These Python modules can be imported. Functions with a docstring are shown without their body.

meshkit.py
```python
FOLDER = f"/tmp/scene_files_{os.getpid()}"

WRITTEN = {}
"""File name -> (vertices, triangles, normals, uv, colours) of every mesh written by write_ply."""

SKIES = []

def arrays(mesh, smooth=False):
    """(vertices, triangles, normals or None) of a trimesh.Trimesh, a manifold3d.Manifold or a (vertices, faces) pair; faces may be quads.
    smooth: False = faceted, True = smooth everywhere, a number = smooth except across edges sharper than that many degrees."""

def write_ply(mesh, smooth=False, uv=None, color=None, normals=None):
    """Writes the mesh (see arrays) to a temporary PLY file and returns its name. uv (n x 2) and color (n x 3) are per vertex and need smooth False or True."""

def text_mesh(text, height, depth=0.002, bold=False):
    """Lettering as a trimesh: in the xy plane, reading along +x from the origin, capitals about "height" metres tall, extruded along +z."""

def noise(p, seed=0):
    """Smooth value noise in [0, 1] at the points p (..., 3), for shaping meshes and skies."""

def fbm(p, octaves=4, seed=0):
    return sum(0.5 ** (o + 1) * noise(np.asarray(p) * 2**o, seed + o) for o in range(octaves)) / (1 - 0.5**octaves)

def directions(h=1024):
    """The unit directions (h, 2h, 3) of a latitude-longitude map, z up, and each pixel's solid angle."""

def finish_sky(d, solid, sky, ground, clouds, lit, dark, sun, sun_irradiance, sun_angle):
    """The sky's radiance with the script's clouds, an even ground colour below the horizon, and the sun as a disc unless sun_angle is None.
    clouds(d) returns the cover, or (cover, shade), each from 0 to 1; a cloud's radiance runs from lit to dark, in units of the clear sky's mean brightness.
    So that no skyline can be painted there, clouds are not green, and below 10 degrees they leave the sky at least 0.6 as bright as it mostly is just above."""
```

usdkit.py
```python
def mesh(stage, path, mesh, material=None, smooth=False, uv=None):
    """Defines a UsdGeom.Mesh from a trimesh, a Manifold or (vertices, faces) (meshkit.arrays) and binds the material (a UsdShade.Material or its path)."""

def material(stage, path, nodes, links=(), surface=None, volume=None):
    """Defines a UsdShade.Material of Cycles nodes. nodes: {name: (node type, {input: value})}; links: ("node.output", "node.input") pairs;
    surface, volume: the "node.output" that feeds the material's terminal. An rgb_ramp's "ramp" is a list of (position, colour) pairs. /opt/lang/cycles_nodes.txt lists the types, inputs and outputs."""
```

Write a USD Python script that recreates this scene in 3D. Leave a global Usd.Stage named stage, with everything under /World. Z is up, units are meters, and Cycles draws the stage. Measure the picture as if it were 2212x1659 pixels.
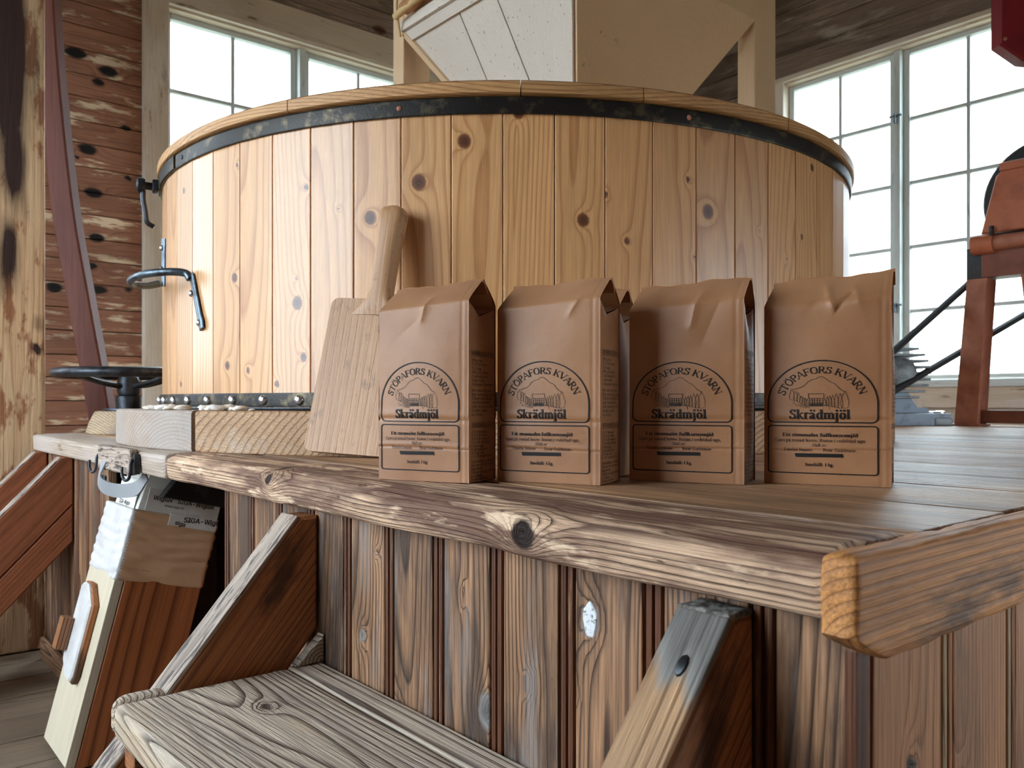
import math
import numpy as np
import trimesh
import manifold3d as m3
from shapely import affinity
from shapely.geometry import LineString, MultiPoint, Point, Polygon, box
from shapely.ops import unary_union
from pxr import Gf, Sdf, Usd, UsdGeom, UsdLux, UsdShade, Vt
import meshkit
import usdkit

stage = Usd.Stage.CreateInMemory()
UsdGeom.SetStageUpAxis(stage, 'Z')
UsdGeom.SetStageMetersPerUnit(stage, 1.0)
UsdGeom.Xform.Define(stage, '/World')
UsdGeom.Scope.Define(stage, '/World/Looks')

# ------------------------------------------------------------------ camera, sky, exposure
FWD, RGT, UP = np.array([.6418, .7669, 0]), np.array([.7669, -.6418, 0]), np.array([0, 0, 1.])
EYE = np.array([0, 0, .685])
cam = UsdGeom.Camera.Define(stage, '/World/Camera')
FL = 1800 / 2212 * 36
cam.CreateHorizontalApertureAttr(36.0)
cam.CreateVerticalApertureAttr(27.0)
cam.CreateFocalLengthAttr(FL)
cam.CreateVerticalApertureOffsetAttr(38.5 / 2212 * 36)      # lens shift: horizon below the middle
cam.CreateClippingRangeAttr(Gf.Vec2f(.02, 200))
cam.CreateFStopAttr(14.0)
cam.CreateFocusDistanceAttr(.93)
cam.CreateExposureAttr(1.92)
cm = np.eye(4)
cm[0, :3], cm[1, :3], cm[2, :3], cm[3, :3] = RGT, UP, -FWD, EYE
UsdGeom.Xformable(cam).AddTransformOp().Set(Gf.Matrix4d(*cm.ravel().tolist()))
sky = UsdLux.DomeLight.Define(stage, '/World/Sky')          # even overcast sky
sky.CreateIntensityAttr(1.0)
sky.CreateColorAttr(Gf.Vec3f(.76, .89, 1.0))

# ------------------------------------------------------------------ helpers
def S(r, g, b):
    return tuple(((c / 255) / 12.92 if c / 255 <= .04045 else ((c / 255 + .055) / 1.055) ** 2.4) for c in (r, g, b))

used = {}
def numbered(parent, name):
    k = (parent, name)
    n = used[k] = used.get(k, -1) + 1
    return f'{parent}/{name}' if n == 0 else f'{parent}/{name}_{n:03d}'

def pth(p):
    return '/World' if p is None else (p if isinstance(p, str) else str(p.GetPath()))

def tag(prim, label=None, cat=None, group=None, kind=None):
    for k, v in (('label', label), ('category', cat), ('group', group), ('kind', kind)):
        if v:
            prim.SetCustomDataByKey(k, v)
    return prim

def thing(name, label=None, cat=None, group=None, kind=None, loc=None, parent=None):
    x = UsdGeom.Xform.Define(stage, numbered(pth(parent), name))
    if loc is not None:
        x.AddTranslateOp().Set(Gf.Vec3d(*map(float, loc)))
    return tag(x.GetPrim(), label, cat, group, kind)

RNG = np.random.default_rng(7)
LOC = {}
def put(parent, name, mesh, mat, axis=2, smooth=35, M=None, kfun=None, gfun=None, tilt=.03, pith=None, along=1.0):
    """One Mesh prim. Wood grain coordinates (across, across, along) go into primvar g, knots into k."""
    v, f, n = meshkit.arrays(mesh, smooth)
    lo, hi = v.min(0), v.max(0)
    if gfun is not None:
        g = gfun(v)
    else:
        b, c = [(1, 2), (0, 2), (0, 1)][axis]
        mid = (lo + hi) / 2
        w = hi - lo
        if w[b] < w[c]:
            b, c = c, b
        if pith is None:
            pb, pc = (RNG.random() - .5) * w[b] * 1.3, (.03 + .07 * RNG.random()) * (1 if RNG.random() < .5 else -1) + w[c] * .5
        else:
            pb, pc = pith
        t1, t2 = (RNG.random(2) - .5) * tilt * 2
        la = (v[:, axis] - mid[axis])
        g = np.stack([v[:, b] - mid[b] - pb + t1 * la, v[:, c] - mid[c] - pc + t2 * la, la * along + RNG.random() * 40], 1)
    k = np.zeros(len(v)) if kfun is None else kfun(v)
    if M is not None:
        v = v @ M[:3, :3].T + M[:3, 3]
        if n is not None:
            n = n @ M[:3, :3].T
        if np.linalg.det(M[:3, :3]) < 0:
            f = f[:, ::-1]
    p = UsdGeom.Mesh.Define(stage, numbered(pth(parent), name))
    p.CreatePointsAttr(Vt.Vec3fArray.FromNumpy(v.astype(np.float32)))
    p.CreateFaceVertexCountsAttr(Vt.IntArray.FromNumpy(np.full(len(f), 3, np.int32)))
    p.CreateFaceVertexIndicesAttr(Vt.IntArray.FromNumpy(f.astype(np.int32).ravel()))
    p.CreateSubdivisionSchemeAttr('none')
    if n is not None:
        p.CreateNormalsAttr(Vt.Vec3fArray.FromNumpy(n.astype(np.float32)))
        p.SetNormalsInterpolation('vertex')
    api = UsdGeom.PrimvarsAPI(p)
    api.CreatePrimvar('g', Sdf.ValueTypeNames.Float3Array, 'vertex').Set(Vt.Vec3fArray.FromNumpy(g.astype(np.float32)))
    api.CreatePrimvar('k', Sdf.ValueTypeNames.FloatArray, 'vertex').Set(Vt.FloatArray.FromNumpy(k.astype(np.float32)))
    UsdShade.MaterialBindingAPI.Apply(p.GetPrim()).Bind(MAT[mat])
    return p.GetPrim()

def frame(o, x, y=None, z=None):
    M = np.eye(4)
    M[:3, 0], M[:3, 1], M[:3, 2], M[:3, 3] = x, y, z, o
    return M

def rbox(lo, hi, r=.002, step=None):
    """Box with rounded edges; step: grid spacing (a number or one per axis), None for the fewest faces."""
    lo, hi = np.minimum(lo, hi).astype(float), np.maximum(lo, hi).astype(float)
    r = min(r, .49 * (hi - lo).min())
    cs = []
    for a in range(3):
        st = None if step is None else (step[a] if np.ndim(step) else step)
        L, l, h = hi[a] - lo[a], lo[a], hi[a]
        inner = np.linspace(l + r, h - r, 2 if not st else max(2, int(np.ceil((L - 2 * r) / st)) + 1))
        extra = [l + .4 * r] if step is not None else []
        extra2 = [h - .4 * r] if step is not None else []
        cs.append(np.concatenate([[l], extra, inner, extra2, [h]]))
    V, Fc = [], []
    n = 0
    for a in range(3):
        b, c = (a + 1) % 3, (a + 2) % 3
        for side in (0, 1):
            B, Cc = np.meshgrid(cs[b], cs[c], indexing='ij')
            P = np.zeros(B.shape + (3,))
            P[..., a], P[..., b], P[..., c] = (hi[a] if side else lo[a]), B, Cc
            i = np.arange(B.size).reshape(B.shape) + n
            q = np.stack([i[:-1, :-1], i[1:, :-1], i[1:, 1:], i[:-1, 1:]], -1).reshape(-1, 4)
            V.append(P.reshape(-1, 3))
            Fc.append(q if side else q[:, ::-1])
            n += B.size
    v, q = np.vstack(V), np.vstack(Fc)
    core = np.clip(v, lo + r, hi - r)
    d = v - core
    L = np.linalg.norm(d, axis=1, keepdims=True)
    v = core + np.where(L > 1e-9, d / np.maximum(L, 1e-9) * np.minimum(L, r), 0)
    f = np.vstack([q[:, [0, 1, 2]], q[:, [0, 2, 3]]])
    m = trimesh.Trimesh(v, f, process=False)
    m.merge_vertices(digits_vertex=6)
    m.update_faces(m.nondegenerate_faces())
    m.remove_unreferenced_vertices()
    return m

def rough_up(m, amp, scale, seed=0, fine=0, fscale=60):
    """Displaces a dense mesh along its normals: wear, dents and old age. scale may be one number per axis."""
    v, nn = np.array(m.vertices), np.array(m.vertex_normals)
    d = (meshkit.fbm(v * np.asarray(scale), 3, seed) - .5) * 2 * amp
    if fine:
        d = d + (meshkit.fbm(v * np.asarray(fscale), 2, seed + 9) - .5) * 2 * fine
    return trimesh.Trimesh(v + nn * d[:, None], m.faces, process=False)

def tube(pts, r, n=10, flat=1.0, cap=True):
    """Round (or flattened) bar along a polyline."""
    pts = np.asarray(pts, float)
    rs = np.broadcast_to(np.asarray(r, float), (len(pts),))
    t = np.gradient(pts, axis=0)
    t /= np.linalg.norm(t, axis=1, keepdims=True)
    u = np.cross(t[0], [0, 0, 1.] if abs(t[0][2]) < .9 else [1., 0, 0])
    V = []
    for i in range(len(pts)):
        u = u - t[i] * (u @ t[i])
        u /= np.linalg.norm(u)
        w = np.cross(t[i], u)
        a = np.linspace(0, 2 * np.pi, n, endpoint=False)
        V.append(pts[i] + rs[i] * (np.cos(a)[:, None] * u + flat * np.sin(a)[:, None] * w))
    v = np.vstack(V + [pts[:1], pts[-1:]])
    f = []
    for i in range(len(pts) - 1):
        for j in range(n):
            a, b, c, d = i * n + j, i * n + (j + 1) % n, (i + 1) * n + (j + 1) % n, (i + 1) * n + j
            f += [[a, b, c], [a, c, d]]
    if cap:
        e = len(pts) * n
        for j in range(n):
            f += [[e, (j + 1) % n, j], [e + 1, e - n + j, e - n + (j + 1) % n]]
    return trimesh.Trimesh(v, f, process=False)

def spline(P, n=12):
    P = np.asarray(P, float)
    Q = np.vstack([2 * P[0] - P[1], P, 2 * P[-1] - P[-2]])
    out = []
    for i in range(1, len(Q) - 2):
        t = np.linspace(0, 1, n, endpoint=False)[:, None]
        a, b, c, d = Q[i - 1], Q[i], Q[i + 1], Q[i + 2]
        out.append(.5 * (2 * b + (c - a) * t + (2 * a - 5 * b + 4 * c - d) * t ** 2 + (3 * b - a - 3 * c + d) * t ** 3))
    return np.vstack(out + [P[-1:]])

def loft(rings, closed=True):
    """Skin over rings of equally many points, with end caps."""
    n = len(rings[0])
    v = np.vstack(list(rings) + [np.mean(rings[0], 0)[None], np.mean(rings[-1], 0)[None]])
    f = []
    for i in range(len(rings) - 1):
        for j in range(n):
            a, b, c, d = i * n + j, i * n + (j + 1) % n, (i + 1) * n + (j + 1) % n, (i + 1) * n + j
            f += [[a, b, c], [a, c, d]]
    e = len(rings) * n
    for j in range(n):
        f += [[e, (j + 1) % n, j], [e + 1, e - n + j, e - n + (j + 1) % n]]
    m = trimesh.Trimesh(v, f, process=False)
    if m.volume < 0:
        m.invert()
    return m

def prism(poly2, axis, lo, hi, b=.003):
    """Polygon in the plane across `axis`, drawn out from lo to hi with bevelled rims. For axis 1 the polygon is (x, z)."""
    pg = Polygon(poly2)
    ins = pg.buffer(-b, join_style=2)
    if ins.is_empty or b <= 0 or len(ins.exterior.coords) != len(pg.exterior.coords):
        m = trimesh.creation.extrude_polygon(pg, hi - lo, engine='earcut')
        v = np.array(m.vertices)
        f = m.faces
    else:
        A = np.array(pg.exterior.coords)[:-1]
        I = np.array(ins.exterior.coords)[:-1]
        if Polygon(A).exterior.is_ccw != Polygon(I).exterior.is_ccw:
            I = I[::-1]
        k = int(np.argmin(np.linalg.norm(I - A[0], axis=1)))
        I = np.roll(I, -k, 0)
        rings = [np.c_[I, np.full(len(I), 0)], np.c_[A, np.full(len(A), b)], np.c_[A, np.full(len(A), hi - lo - b)], np.c_[I, np.full(len(I), hi - lo)]]
        cv, cf = trimesh.creation.triangulate_polygon(Polygon(I), engine='earcut')
        n = len(I)
        v = np.vstack(rings)
        f = []
        for i in range(3):
            for j in range(n):
                a, b2, c, d = i * n + j, i * n + (j + 1) % n, (i + 1) * n + (j + 1) % n, (i + 1) * n + j
                f += [[a, b2, c], [a, c, d]]
        base = len(v)
        v = np.vstack([v, np.c_[cv, np.zeros(len(cv))], np.c_[cv, np.full(len(cv), hi - lo)]])
        f = np.vstack([f, cf + base, cf + base + len(cv)])
    m = trimesh.Trimesh(v, f, process=True)
    trimesh.repair.fix_normals(m)
    v = np.array(m.vertices)
    if axis == 2:
        v = np.c_[v[:, 0], v[:, 1], v[:, 2] + lo]
    elif axis == 1:
        v = np.c_[v[:, 0], v[:, 2] + lo, v[:, 1]]
    else:
        v = np.c_[v[:, 2] + lo, v[:, 0], v[:, 1]]
    m = trimesh.Trimesh(v, m.faces, process=False)
    trimesh.repair.fix_normals(m)
    return m

def hull(P):
    return trimesh.convex.convex_hull(np.asarray(P, float))

def lathe(profile, n=40, M=None):
    m = trimesh.creation.revolve(np.asarray(profile, float), sections=n)
    if m.volume < 0:
        m.invert()
    if M is not None:
        m.apply_transform(M)
    return m

def cat(ms):
    return trimesh.util.concatenate(ms)

def dome(r, h, n=14):
    a = np.linspace(0, np.pi / 2, 6)
    return lathe(np.vstack([np.c_[r * np.cos(a), h * np.sin(a)]]), n)

# ------------------------------------------------------------------ materials
MAT = {}
def mat(name, nodes, links, surface='p.BSDF'):
    MAT[name] = usdkit.material(stage, '/World/Looks/' + name, nodes, links, surface=surface)

def wood(name, light, dark, ring=.006, warp=.02, ringk=.8, fibre=.35, knot=S(90, 55, 35), knotk=.5, layers=(), rough=.55, spec=.35, bump=.3, vary=.25, knoise=.25, kwarp=.03, fscale=420, **kw):
    """Sawn timber. layers: (colour, (across, along) noise scale, lo, hi, amount) are worn paint, dirt and weathering."""
    N, L = {}, []
    N['g'] = ('attribute', {'attribute': 'g'})
    N['k'] = ('attribute', {'attribute': 'k'})
    N['m1'] = ('mapping', {'scale': (7., 7., 1.1)})
    N['n1'] = ('noise_texture', {'scale': 1.0, 'detail': 2.0, 'roughness': .45})
    N['s'] = ('separate_xyz', {})
    N['xx'] = ('math', {'math_type': 'multiply'})
    N['yy'] = ('math', {'math_type': 'multiply'})
    N['rr'] = ('math', {'math_type': 'add'})
    N['r'] = ('math', {'math_type': 'sqrt'})
    N['w1'] = ('math', {'math_type': 'multiply_add', 'value2': warp})
    N['w2'] = ('math', {'math_type': 'multiply_add', 'value2': kwarp})
    N['q'] = ('math', {'math_type': 'multiply', 'value2': 1 / ring})
    N['fr'] = ('math', {'math_type': 'fraction'})
    N['ra'] = ('rgb_ramp', {'ramp': [(0, (.12,) * 3), (.35, (0.,) * 3), (.6, (.12,) * 3), (.86, (.8,) * 3), (.93, (1.,) * 3), (1, (.15,) * 3)]})
    L += [('g.vector', 'm1.vector'), ('m1.vector', 'n1.vector'), ('g.vector', 's.vector'), ('s.x', 'xx.value1'), ('s.x', 'xx.value2'), ('s.y', 'yy.value1'), ('s.y', 'yy.value2'),
          ('xx.value', 'rr.value1'), ('yy.value', 'rr.value2'), ('rr.value', 'r.value1'), ('n1.fac', 'w1.value1'), ('r.value', 'w1.value3'), ('k.fac', 'w2.value1'), ('w1.value', 'w2.value3'),
          ('w2.value', 'q.value1'), ('q.value', 'fr.value1'), ('fr.value', 'ra.fac')]
    N['m2'] = ('mapping', {'scale': (fscale, fscale, 7.)})
    N['n2'] = ('noise_texture', {'scale': 1.0, 'detail': 3.0, 'roughness': .6})
    L += [('g.vector', 'm2.vector'), ('m2.vector', 'n2.vector')]
    N['rk'] = ('math', {'math_type': 'multiply', 'value2': ringk})
    N['c1'] = ('mix_color', {'a': light, 'b': dark})
    L += [('ra.color', 'rk.value1'), ('rk.value', 'c1.fac')]
    # low, broad tone changes and fine fibres
    N['m3'] = ('mapping', {'scale': (22., 22., 2.2)})
    N['n3'] = ('noise_texture', {'scale': 1.0, 'detail': 4.0, 'roughness': .6})
    N['f1'] = ('map_range', {'from_min': .3, 'from_max': .7, 'to_min': 1 - fibre, 'to_max': 1 + fibre * .6, 'clamp': True})
    N['f2'] = ('map_range', {'from_min': .3, 'from_max': .7, 'to_min': 1 - fibre * .5, 'to_max': 1 + fibre * .35, 'clamp': True})
    N['ff'] = ('math', {'math_type': 'multiply'})
    N['c2'] = ('vector_math', {'math_type': 'scale'})
    L += [('g.vector', 'm3.vector'), ('m3.vector', 'n3.vector'), ('n2.fac', 'f1.value'), ('n3.fac', 'f2.value'), ('f1.result', 'ff.value1'), ('f2.result', 'ff.value2'), ('c1.result', 'c2.vector1'), ('ff.value', 'c2.scale')]
    out = 'c2.vector'
    for i, (col, sc, lo, hi, amt) in enumerate(layers):
        N[f'lm{i}'] = ('mapping', {'scale': (sc[0], sc[0], sc[1]), 'location': (3.1 * i, 1.7 * i, 5.3 * i)})
        N[f'ln{i}'] = ('noise_texture', {'scale': 1.0, 'detail': 7.0, 'roughness': .62})
        N[f'lr{i}'] = ('map_range', {'from_min': lo, 'from_max': hi, 'to_min': 0., 'to_max': amt, 'clamp': True})
        N[f'lc{i}'] = ('mix_color', {'b': col})
        L += [('g.vector', f'lm{i}.vector'), (f'lm{i}.vector', f'ln{i}.vector'), (f'ln{i}.fac', f'lr{i}.value'), (f'lr{i}.result', f'lc{i}.fac'), (out, f'lc{i}.a')]
        out = f'lc{i}.result'
    # knots
    N['kr'] = ('map_range', {'from_min': knotk - .1, 'from_max': knotk + .06, 'to_min': 0., 'to_max': 1.0, 'clamp': True})
    N['kc'] = ('mix_color', {'b': knot})
    N['kn'] = ('math', {'math_type': 'multiply_add', 'value2': knoise})
    N['kf'] = ('math', {'math_type': 'subtract', 'value2': knoise / 2})
    L += [('n3.fac', 'kn.value1'), ('k.fac', 'kn.value3'), ('kn.value', 'kf.value1'), ('kf.value', 'kr.value'), ('kr.result', 'kc.fac'), (out, 'kc.a')]
    out = 'kc.result'
    N['k2'] = ('map_range', {'from_min': .72, 'from_max': .96, 'to_min': 0., 'to_max': .6, 'clamp': True})
    N['kd'] = ('mix_color', {'b': tuple(q * .25 for q in knot)})
    L += [('kn.value', 'k2.value'), ('k2.result', 'kd.fac'), (out, 'kd.a')]
    out = 'kd.result'
    # every piece a little different
    N['o'] = ('object_info', {})
    N['ov'] = ('map_range', {'to_min': 1 - vary, 'to_max': 1 + vary})
    N['hs'] = ('hsv', {'saturation': 1.0})
    L += [('o.random', 'ov.value'), ('ov.result', 'hs.value'), (out, 'hs.color')]
    out = 'hs.color'
    # relief: late wood, fibres
    N['b1'] = ('math', {'math_type': 'multiply_add', 'value2': -.5})
    N['b2'] = ('math', {'math_type': 'multiply', 'value2': 1.0})
    N['bu'] = ('bump', {'strength': bump, 'distance': .0025})
    N['p'] = ('principled_bsdf', {'roughness': rough, 'specular_ior_level': spec, **kw})
    L += [('ra.color', 'b1.value1'), ('n2.fac', 'b2.value1'), ('b2.value', 'b1.value3'), ('b1.value', 'bu.height'), ('bu.normal', 'p.normal'), (out, 'p.base_color')]
    mat(name, N, L)

def plain(name, col, rough=.5, metallic=0., spec=.4, noise=None, col2=None, lo=.4, hi=.6, bump=0., bscale=200, **kw):
    """Even material with an optional second colour in noise patches and fine relief (object coordinates)."""
    N = {'t': ('texture_coordinate', {}), 'p': ('principled_bsdf', {'base_color': col, 'roughness': rough, 'metallic': metallic, 'specular_ior_level': spec, **kw})}
    L = []
    if noise:
        N['n'] = ('noise_texture', {'scale': noise, 'detail': 6., 'roughness': .6})
        N['r'] = ('map_range', {'from_min': lo, 'from_max': hi, 'clamp': True})
        N['c'] = ('mix_color', {'a': col, 'b': col2})
        L += [('t.object', 'n.vector'), ('n.fac', 'r.value'), ('r.result', 'c.fac'), ('c.result', 'p.base_color')]
    if bump:
        N['nb'] = ('noise_texture', {'scale': bscale, 'detail': 3.})
        N['bu'] = ('bump', {'strength': bump, 'distance': .001})
        L += [('t.object', 'nb.vector'), ('nb.fac', 'bu.height'), ('bu.normal', 'p.normal')]
    mat(name, N, L)

wood('vat_pine', S(216, 164, 110), S(164, 100, 52), ring=.0085, warp=.03, ringk=.62, fibre=.16, knot=S(112, 66, 38), rough=.40, spec=.5, bump=.08, vary=.07, kwarp=.026, sheen_weight=.3, sheen_roughness=.35, coat_weight=.45, coat_roughness=.3)
wood('rim_pine', S(196, 150, 100), S(140, 88, 48), ring=.006, fibre=.25, rough=.5, vary=.12, bump=.2)
GREY, CREAM = S(150, 140, 132), S(226, 214, 190)
wood('table_wood', S(206, 160, 118), S(94, 62, 40), ring=.0042, warp=.016, ringk=.85, fibre=.4, knot=S(62, 44, 36), rough=.5, spec=.4, bump=.75, vary=.06,
     layers=[(S(104, 76, 54), (16, 1.8), .48, .62, .75), (S(182, 162, 146), (9, 1.1), .53, .68, .6)])
wood('table_edge', S(214, 178, 146), S(78, 50, 38), ring=.0034, warp=.007, ringk=.9, fibre=.4, knoise=.6, knot=S(48, 26, 16), rough=.6, spec=.22, bump=1.0, vary=.04, kwarp=.022,
     layers=[(S(92, 58, 46), (30, 5.), .43, .58, .85), (S(232, 200, 168), (34, 8), .57, .64, .85), (S(60, 40, 32), (110, 26.), .62, .68, .8)])
wood('edge_grey', S(184, 166, 148), S(120, 98, 80), ring=.004, warp=.008, ringk=.6, fibre=.3, rough=.5, bump=.4, vary=.02, layers=[(S(176, 164, 156), (14, 3.), .46, .6, .7), (S(118, 92, 74), (50, 9.), .6, .68, .8)])
wood('end_board', S(206, 142, 80), S(118, 68, 34), ring=.006, ringk=.6, fibre=.35, rough=.6, bump=.4, vary=.04, layers=[(S(74, 50, 34), (24, 6.), .54, .68, .8)])
wood('panel_wood', S(160, 120, 88), S(54, 36, 26), ring=.0036, warp=.016, ringk=.95, fibre=.6, knot=S(128, 122, 118), knotk=.5, rough=.5, spec=.35, bump=.5, vary=.1, kwarp=.02,
     layers=[(S(60, 48, 42), (13, 2.6), .46, .57, .85), (S(134, 128, 124), (34, 3.6), .56, .68, .65), (S(48, 32, 26), (60, 4.), .58, .68, .6)])
wood('panel_bead', S(108, 66, 42), S(64, 36, 24), ring=.004, fibre=.35, rough=.5, vary=.08, layers=[(S(178, 150, 122), (60, 5.), .6, .68, .7)])
wood('side_panel_wood', S(182, 128, 86), S(108, 70, 44), ring=.005, warp=.02, ringk=.6, fibre=.35, knot=S(46, 34, 26), rough=.55, bump=.4, vary=.1,
     layers=[(S(92, 68, 50), (14, 3.), .52, .66, .7), (S(206, 198, 186), (60, 3.), .66, .7, .9)])
wood('bead_cream', S(196, 176, 142), S(150, 120, 86), ring=.004, fibre=.3, rough=.6, vary=.05)
wood('tread_wood', S(206, 190, 170), S(78, 62, 50), ring=.0048, warp=.02, ringk=1.0, fibre=.3, knot=S(84, 66, 52), rough=.55, spec=.35, bump=.8, vary=.04, kwarp=.03,
     layers=[(S(150, 140, 134), (10, 1.6), .52, .66, .6), (S(196, 160, 112), (8, 1.5), .56, .7, .6)])
wood('stringer_wood', S(174, 112, 68), S(104, 60, 36), ring=.006, ringk=.6, fibre=.35, knot=S(52, 36, 26), rough=.55, bump=.45, vary=.06,
     layers=[(S(54, 38, 28), (15, 5.), .51, .62, .85)])
wood('stringer_edge', S(176, 158, 142), S(104, 86, 72), ring=.005, ringk=.7, fibre=.35, rough=.55, bump=.7, vary=.04, layers=[(S(58, 48, 44), (150, 22), .545, .58, .9)])
wood('post_edge', S(188, 148, 108), S(112, 78, 50), kwarp=0., knoise=.4, knot=S(142, 138, 132), ring=.006, ringk=.6, fibre=.3, rough=.55, bump=.7, vary=.04, layers=[(S(150, 146, 142), (12, 1.5), .52, .66, .55)])
wood('red_stringer', S(150, 88, 56), S(104, 56, 36), ring=.008, ringk=.5, fibre=.25, rough=.55, bump=.2, vary=.06, layers=[(S(70, 42, 30), (9, 3.), .54, .68, .6), (S(206, 180, 150), (50, 14), .68, .72, .8)])
wood('wall_board', S(152, 104, 80), S(114, 72, 54), ring=.006, ringk=.6, fibre=.3, knot=S(24, 18, 16), knotk=.44, knoise=.9, rough=.6, bump=.3, vary=.10,
     layers=[(S(214, 192, 160), (26, 5.), .555, .62, .85), (S(112, 74, 56), (12, 2.), .5, .66, .5)])
wood('grey_board', S(138, 116, 100), S(74, 58, 48), ring=.006, ringk=.6, fibre=.3, rough=.65, bump=.35, vary=.2, layers=[(S(70, 54, 42), (9, 1.4), .5, .62, .75), (S(178, 164, 148), (14, 3.), .56, .66, .7)])
wood('frame_paint', S(204, 186, 164), S(180, 160, 136), ring=.008, ringk=.3, fibre=.16, knot=S(70, 52, 40), rough=.55, bump=.2, vary=.06,
     layers=[(S(110, 84, 62), (40, 7.), .62, .68, .8), (S(216, 206, 194), (8, 2.), .5, .6, .5)])
wood('sash_paint', S(206, 212, 210), S(184, 188, 184), ring=.008, ringk=.3, fibre=.12, rough=.45, bump=.15, vary=.05, layers=[(S(128, 122, 112), (60, 9.), .62, .7, .6)])
wood('post_paint', S(216, 182, 142), S(178, 132, 92), ring=.007, ringk=.4, fibre=.2, kwarp=0., knoise=1.1, knot=S(70, 44, 38), rough=.6, bump=.5, vary=.02,
     layers=[(S(140, 84, 52), (16, 5.), .53, .58, .85), (S(74, 46, 40), (7, 2.2), .62, .67, .9)])
wood('red_plank', S(110, 60, 46), S(88, 46, 36), ring=.01, ringk=.3, fibre=.25, rough=.6, bump=.25, vary=.02, layers=[(S(92, 48, 40), (9, 2.), .5, .65, .7)])
wood('hopper_paint', S(216, 206, 194), S(204, 192, 178), ring=.01, ringk=.25, fibre=.06, knot=S(60, 46, 36), rough=.5, bump=.12, vary=.02, layers=[(S(70, 56, 46), (150, 24), .655, .68, .9)])
wood('hopper_cream', S(216, 184, 148), S(206, 172, 136), ring=.01, ringk=.2, fibre=.04, rough=.55, bump=.15, vary=.02, layers=[(S(120, 84, 54), (60, 10), .68, .72, .8)])
wood('block_wood', S(190, 152, 114), S(104, 66, 40), ring=.007, warp=.012, ringk=.75, fibre=.3, rough=.6, bump=.6, vary=.08, layers=[(S(186, 172, 156), (12, 6.), .52, .66, .5)])
wood('block_grey', S(172, 154, 138), S(124, 96, 76), ring=.007, warp=.012, ringk=.6, fibre=.25, rough=.6, bump=.5, vary=.02, layers=[(S(162, 152, 144), (10, 5.), .44, .58, .75)])
wood('peel_wood', S(182, 138, 98), S(166, 122, 84), ring=.009, ringk=.3, fibre=.14, rough=.42, spec=.45, bump=.2, vary=.02, layers=[(S(126, 92, 62), (46, 30.), .58, .68, .7)])
wood('chute_wood', S(178, 106, 64), S(86, 40, 22), ring=.021, warp=.06, ringk=.8, fibre=.25, rough=.32, spec=.5, bump=.1, vary=.02)
wood('chute_pale', S(204, 192, 168), S(186, 168, 140), ring=.007, ringk=.4, fibre=.12, rough=.5, bump=.1, vary=.02)
wood('knob_wood', S(150, 104, 72), S(66, 36, 24), ring=.006, ringk=.9, fibre=.3, rough=.3, bump=.1, vary=.02)
wood('floor_wood', S(124, 106, 86), S(86, 72, 58), ring=.006, ringk=.5, fibre=.3, rough=.65, bump=.3, vary=.12, layers=[(S(90, 78, 66), (8, 2.), .5, .66, .6)])
wood('ceiling_wood', S(150, 124, 98), S(110, 86, 64), ring=.007, ringk=.5, fibre=.25, rough=.7, bump=.2, vary=.12)
wood('pedestal_wood', S(190, 166, 136), S(112, 84, 60), ring=.006, ringk=.8, fibre=.35, rough=.6, bump=.6, vary=.02, layers=[(S(150, 142, 134), (10, 2.), .5, .62, .6)])

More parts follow.
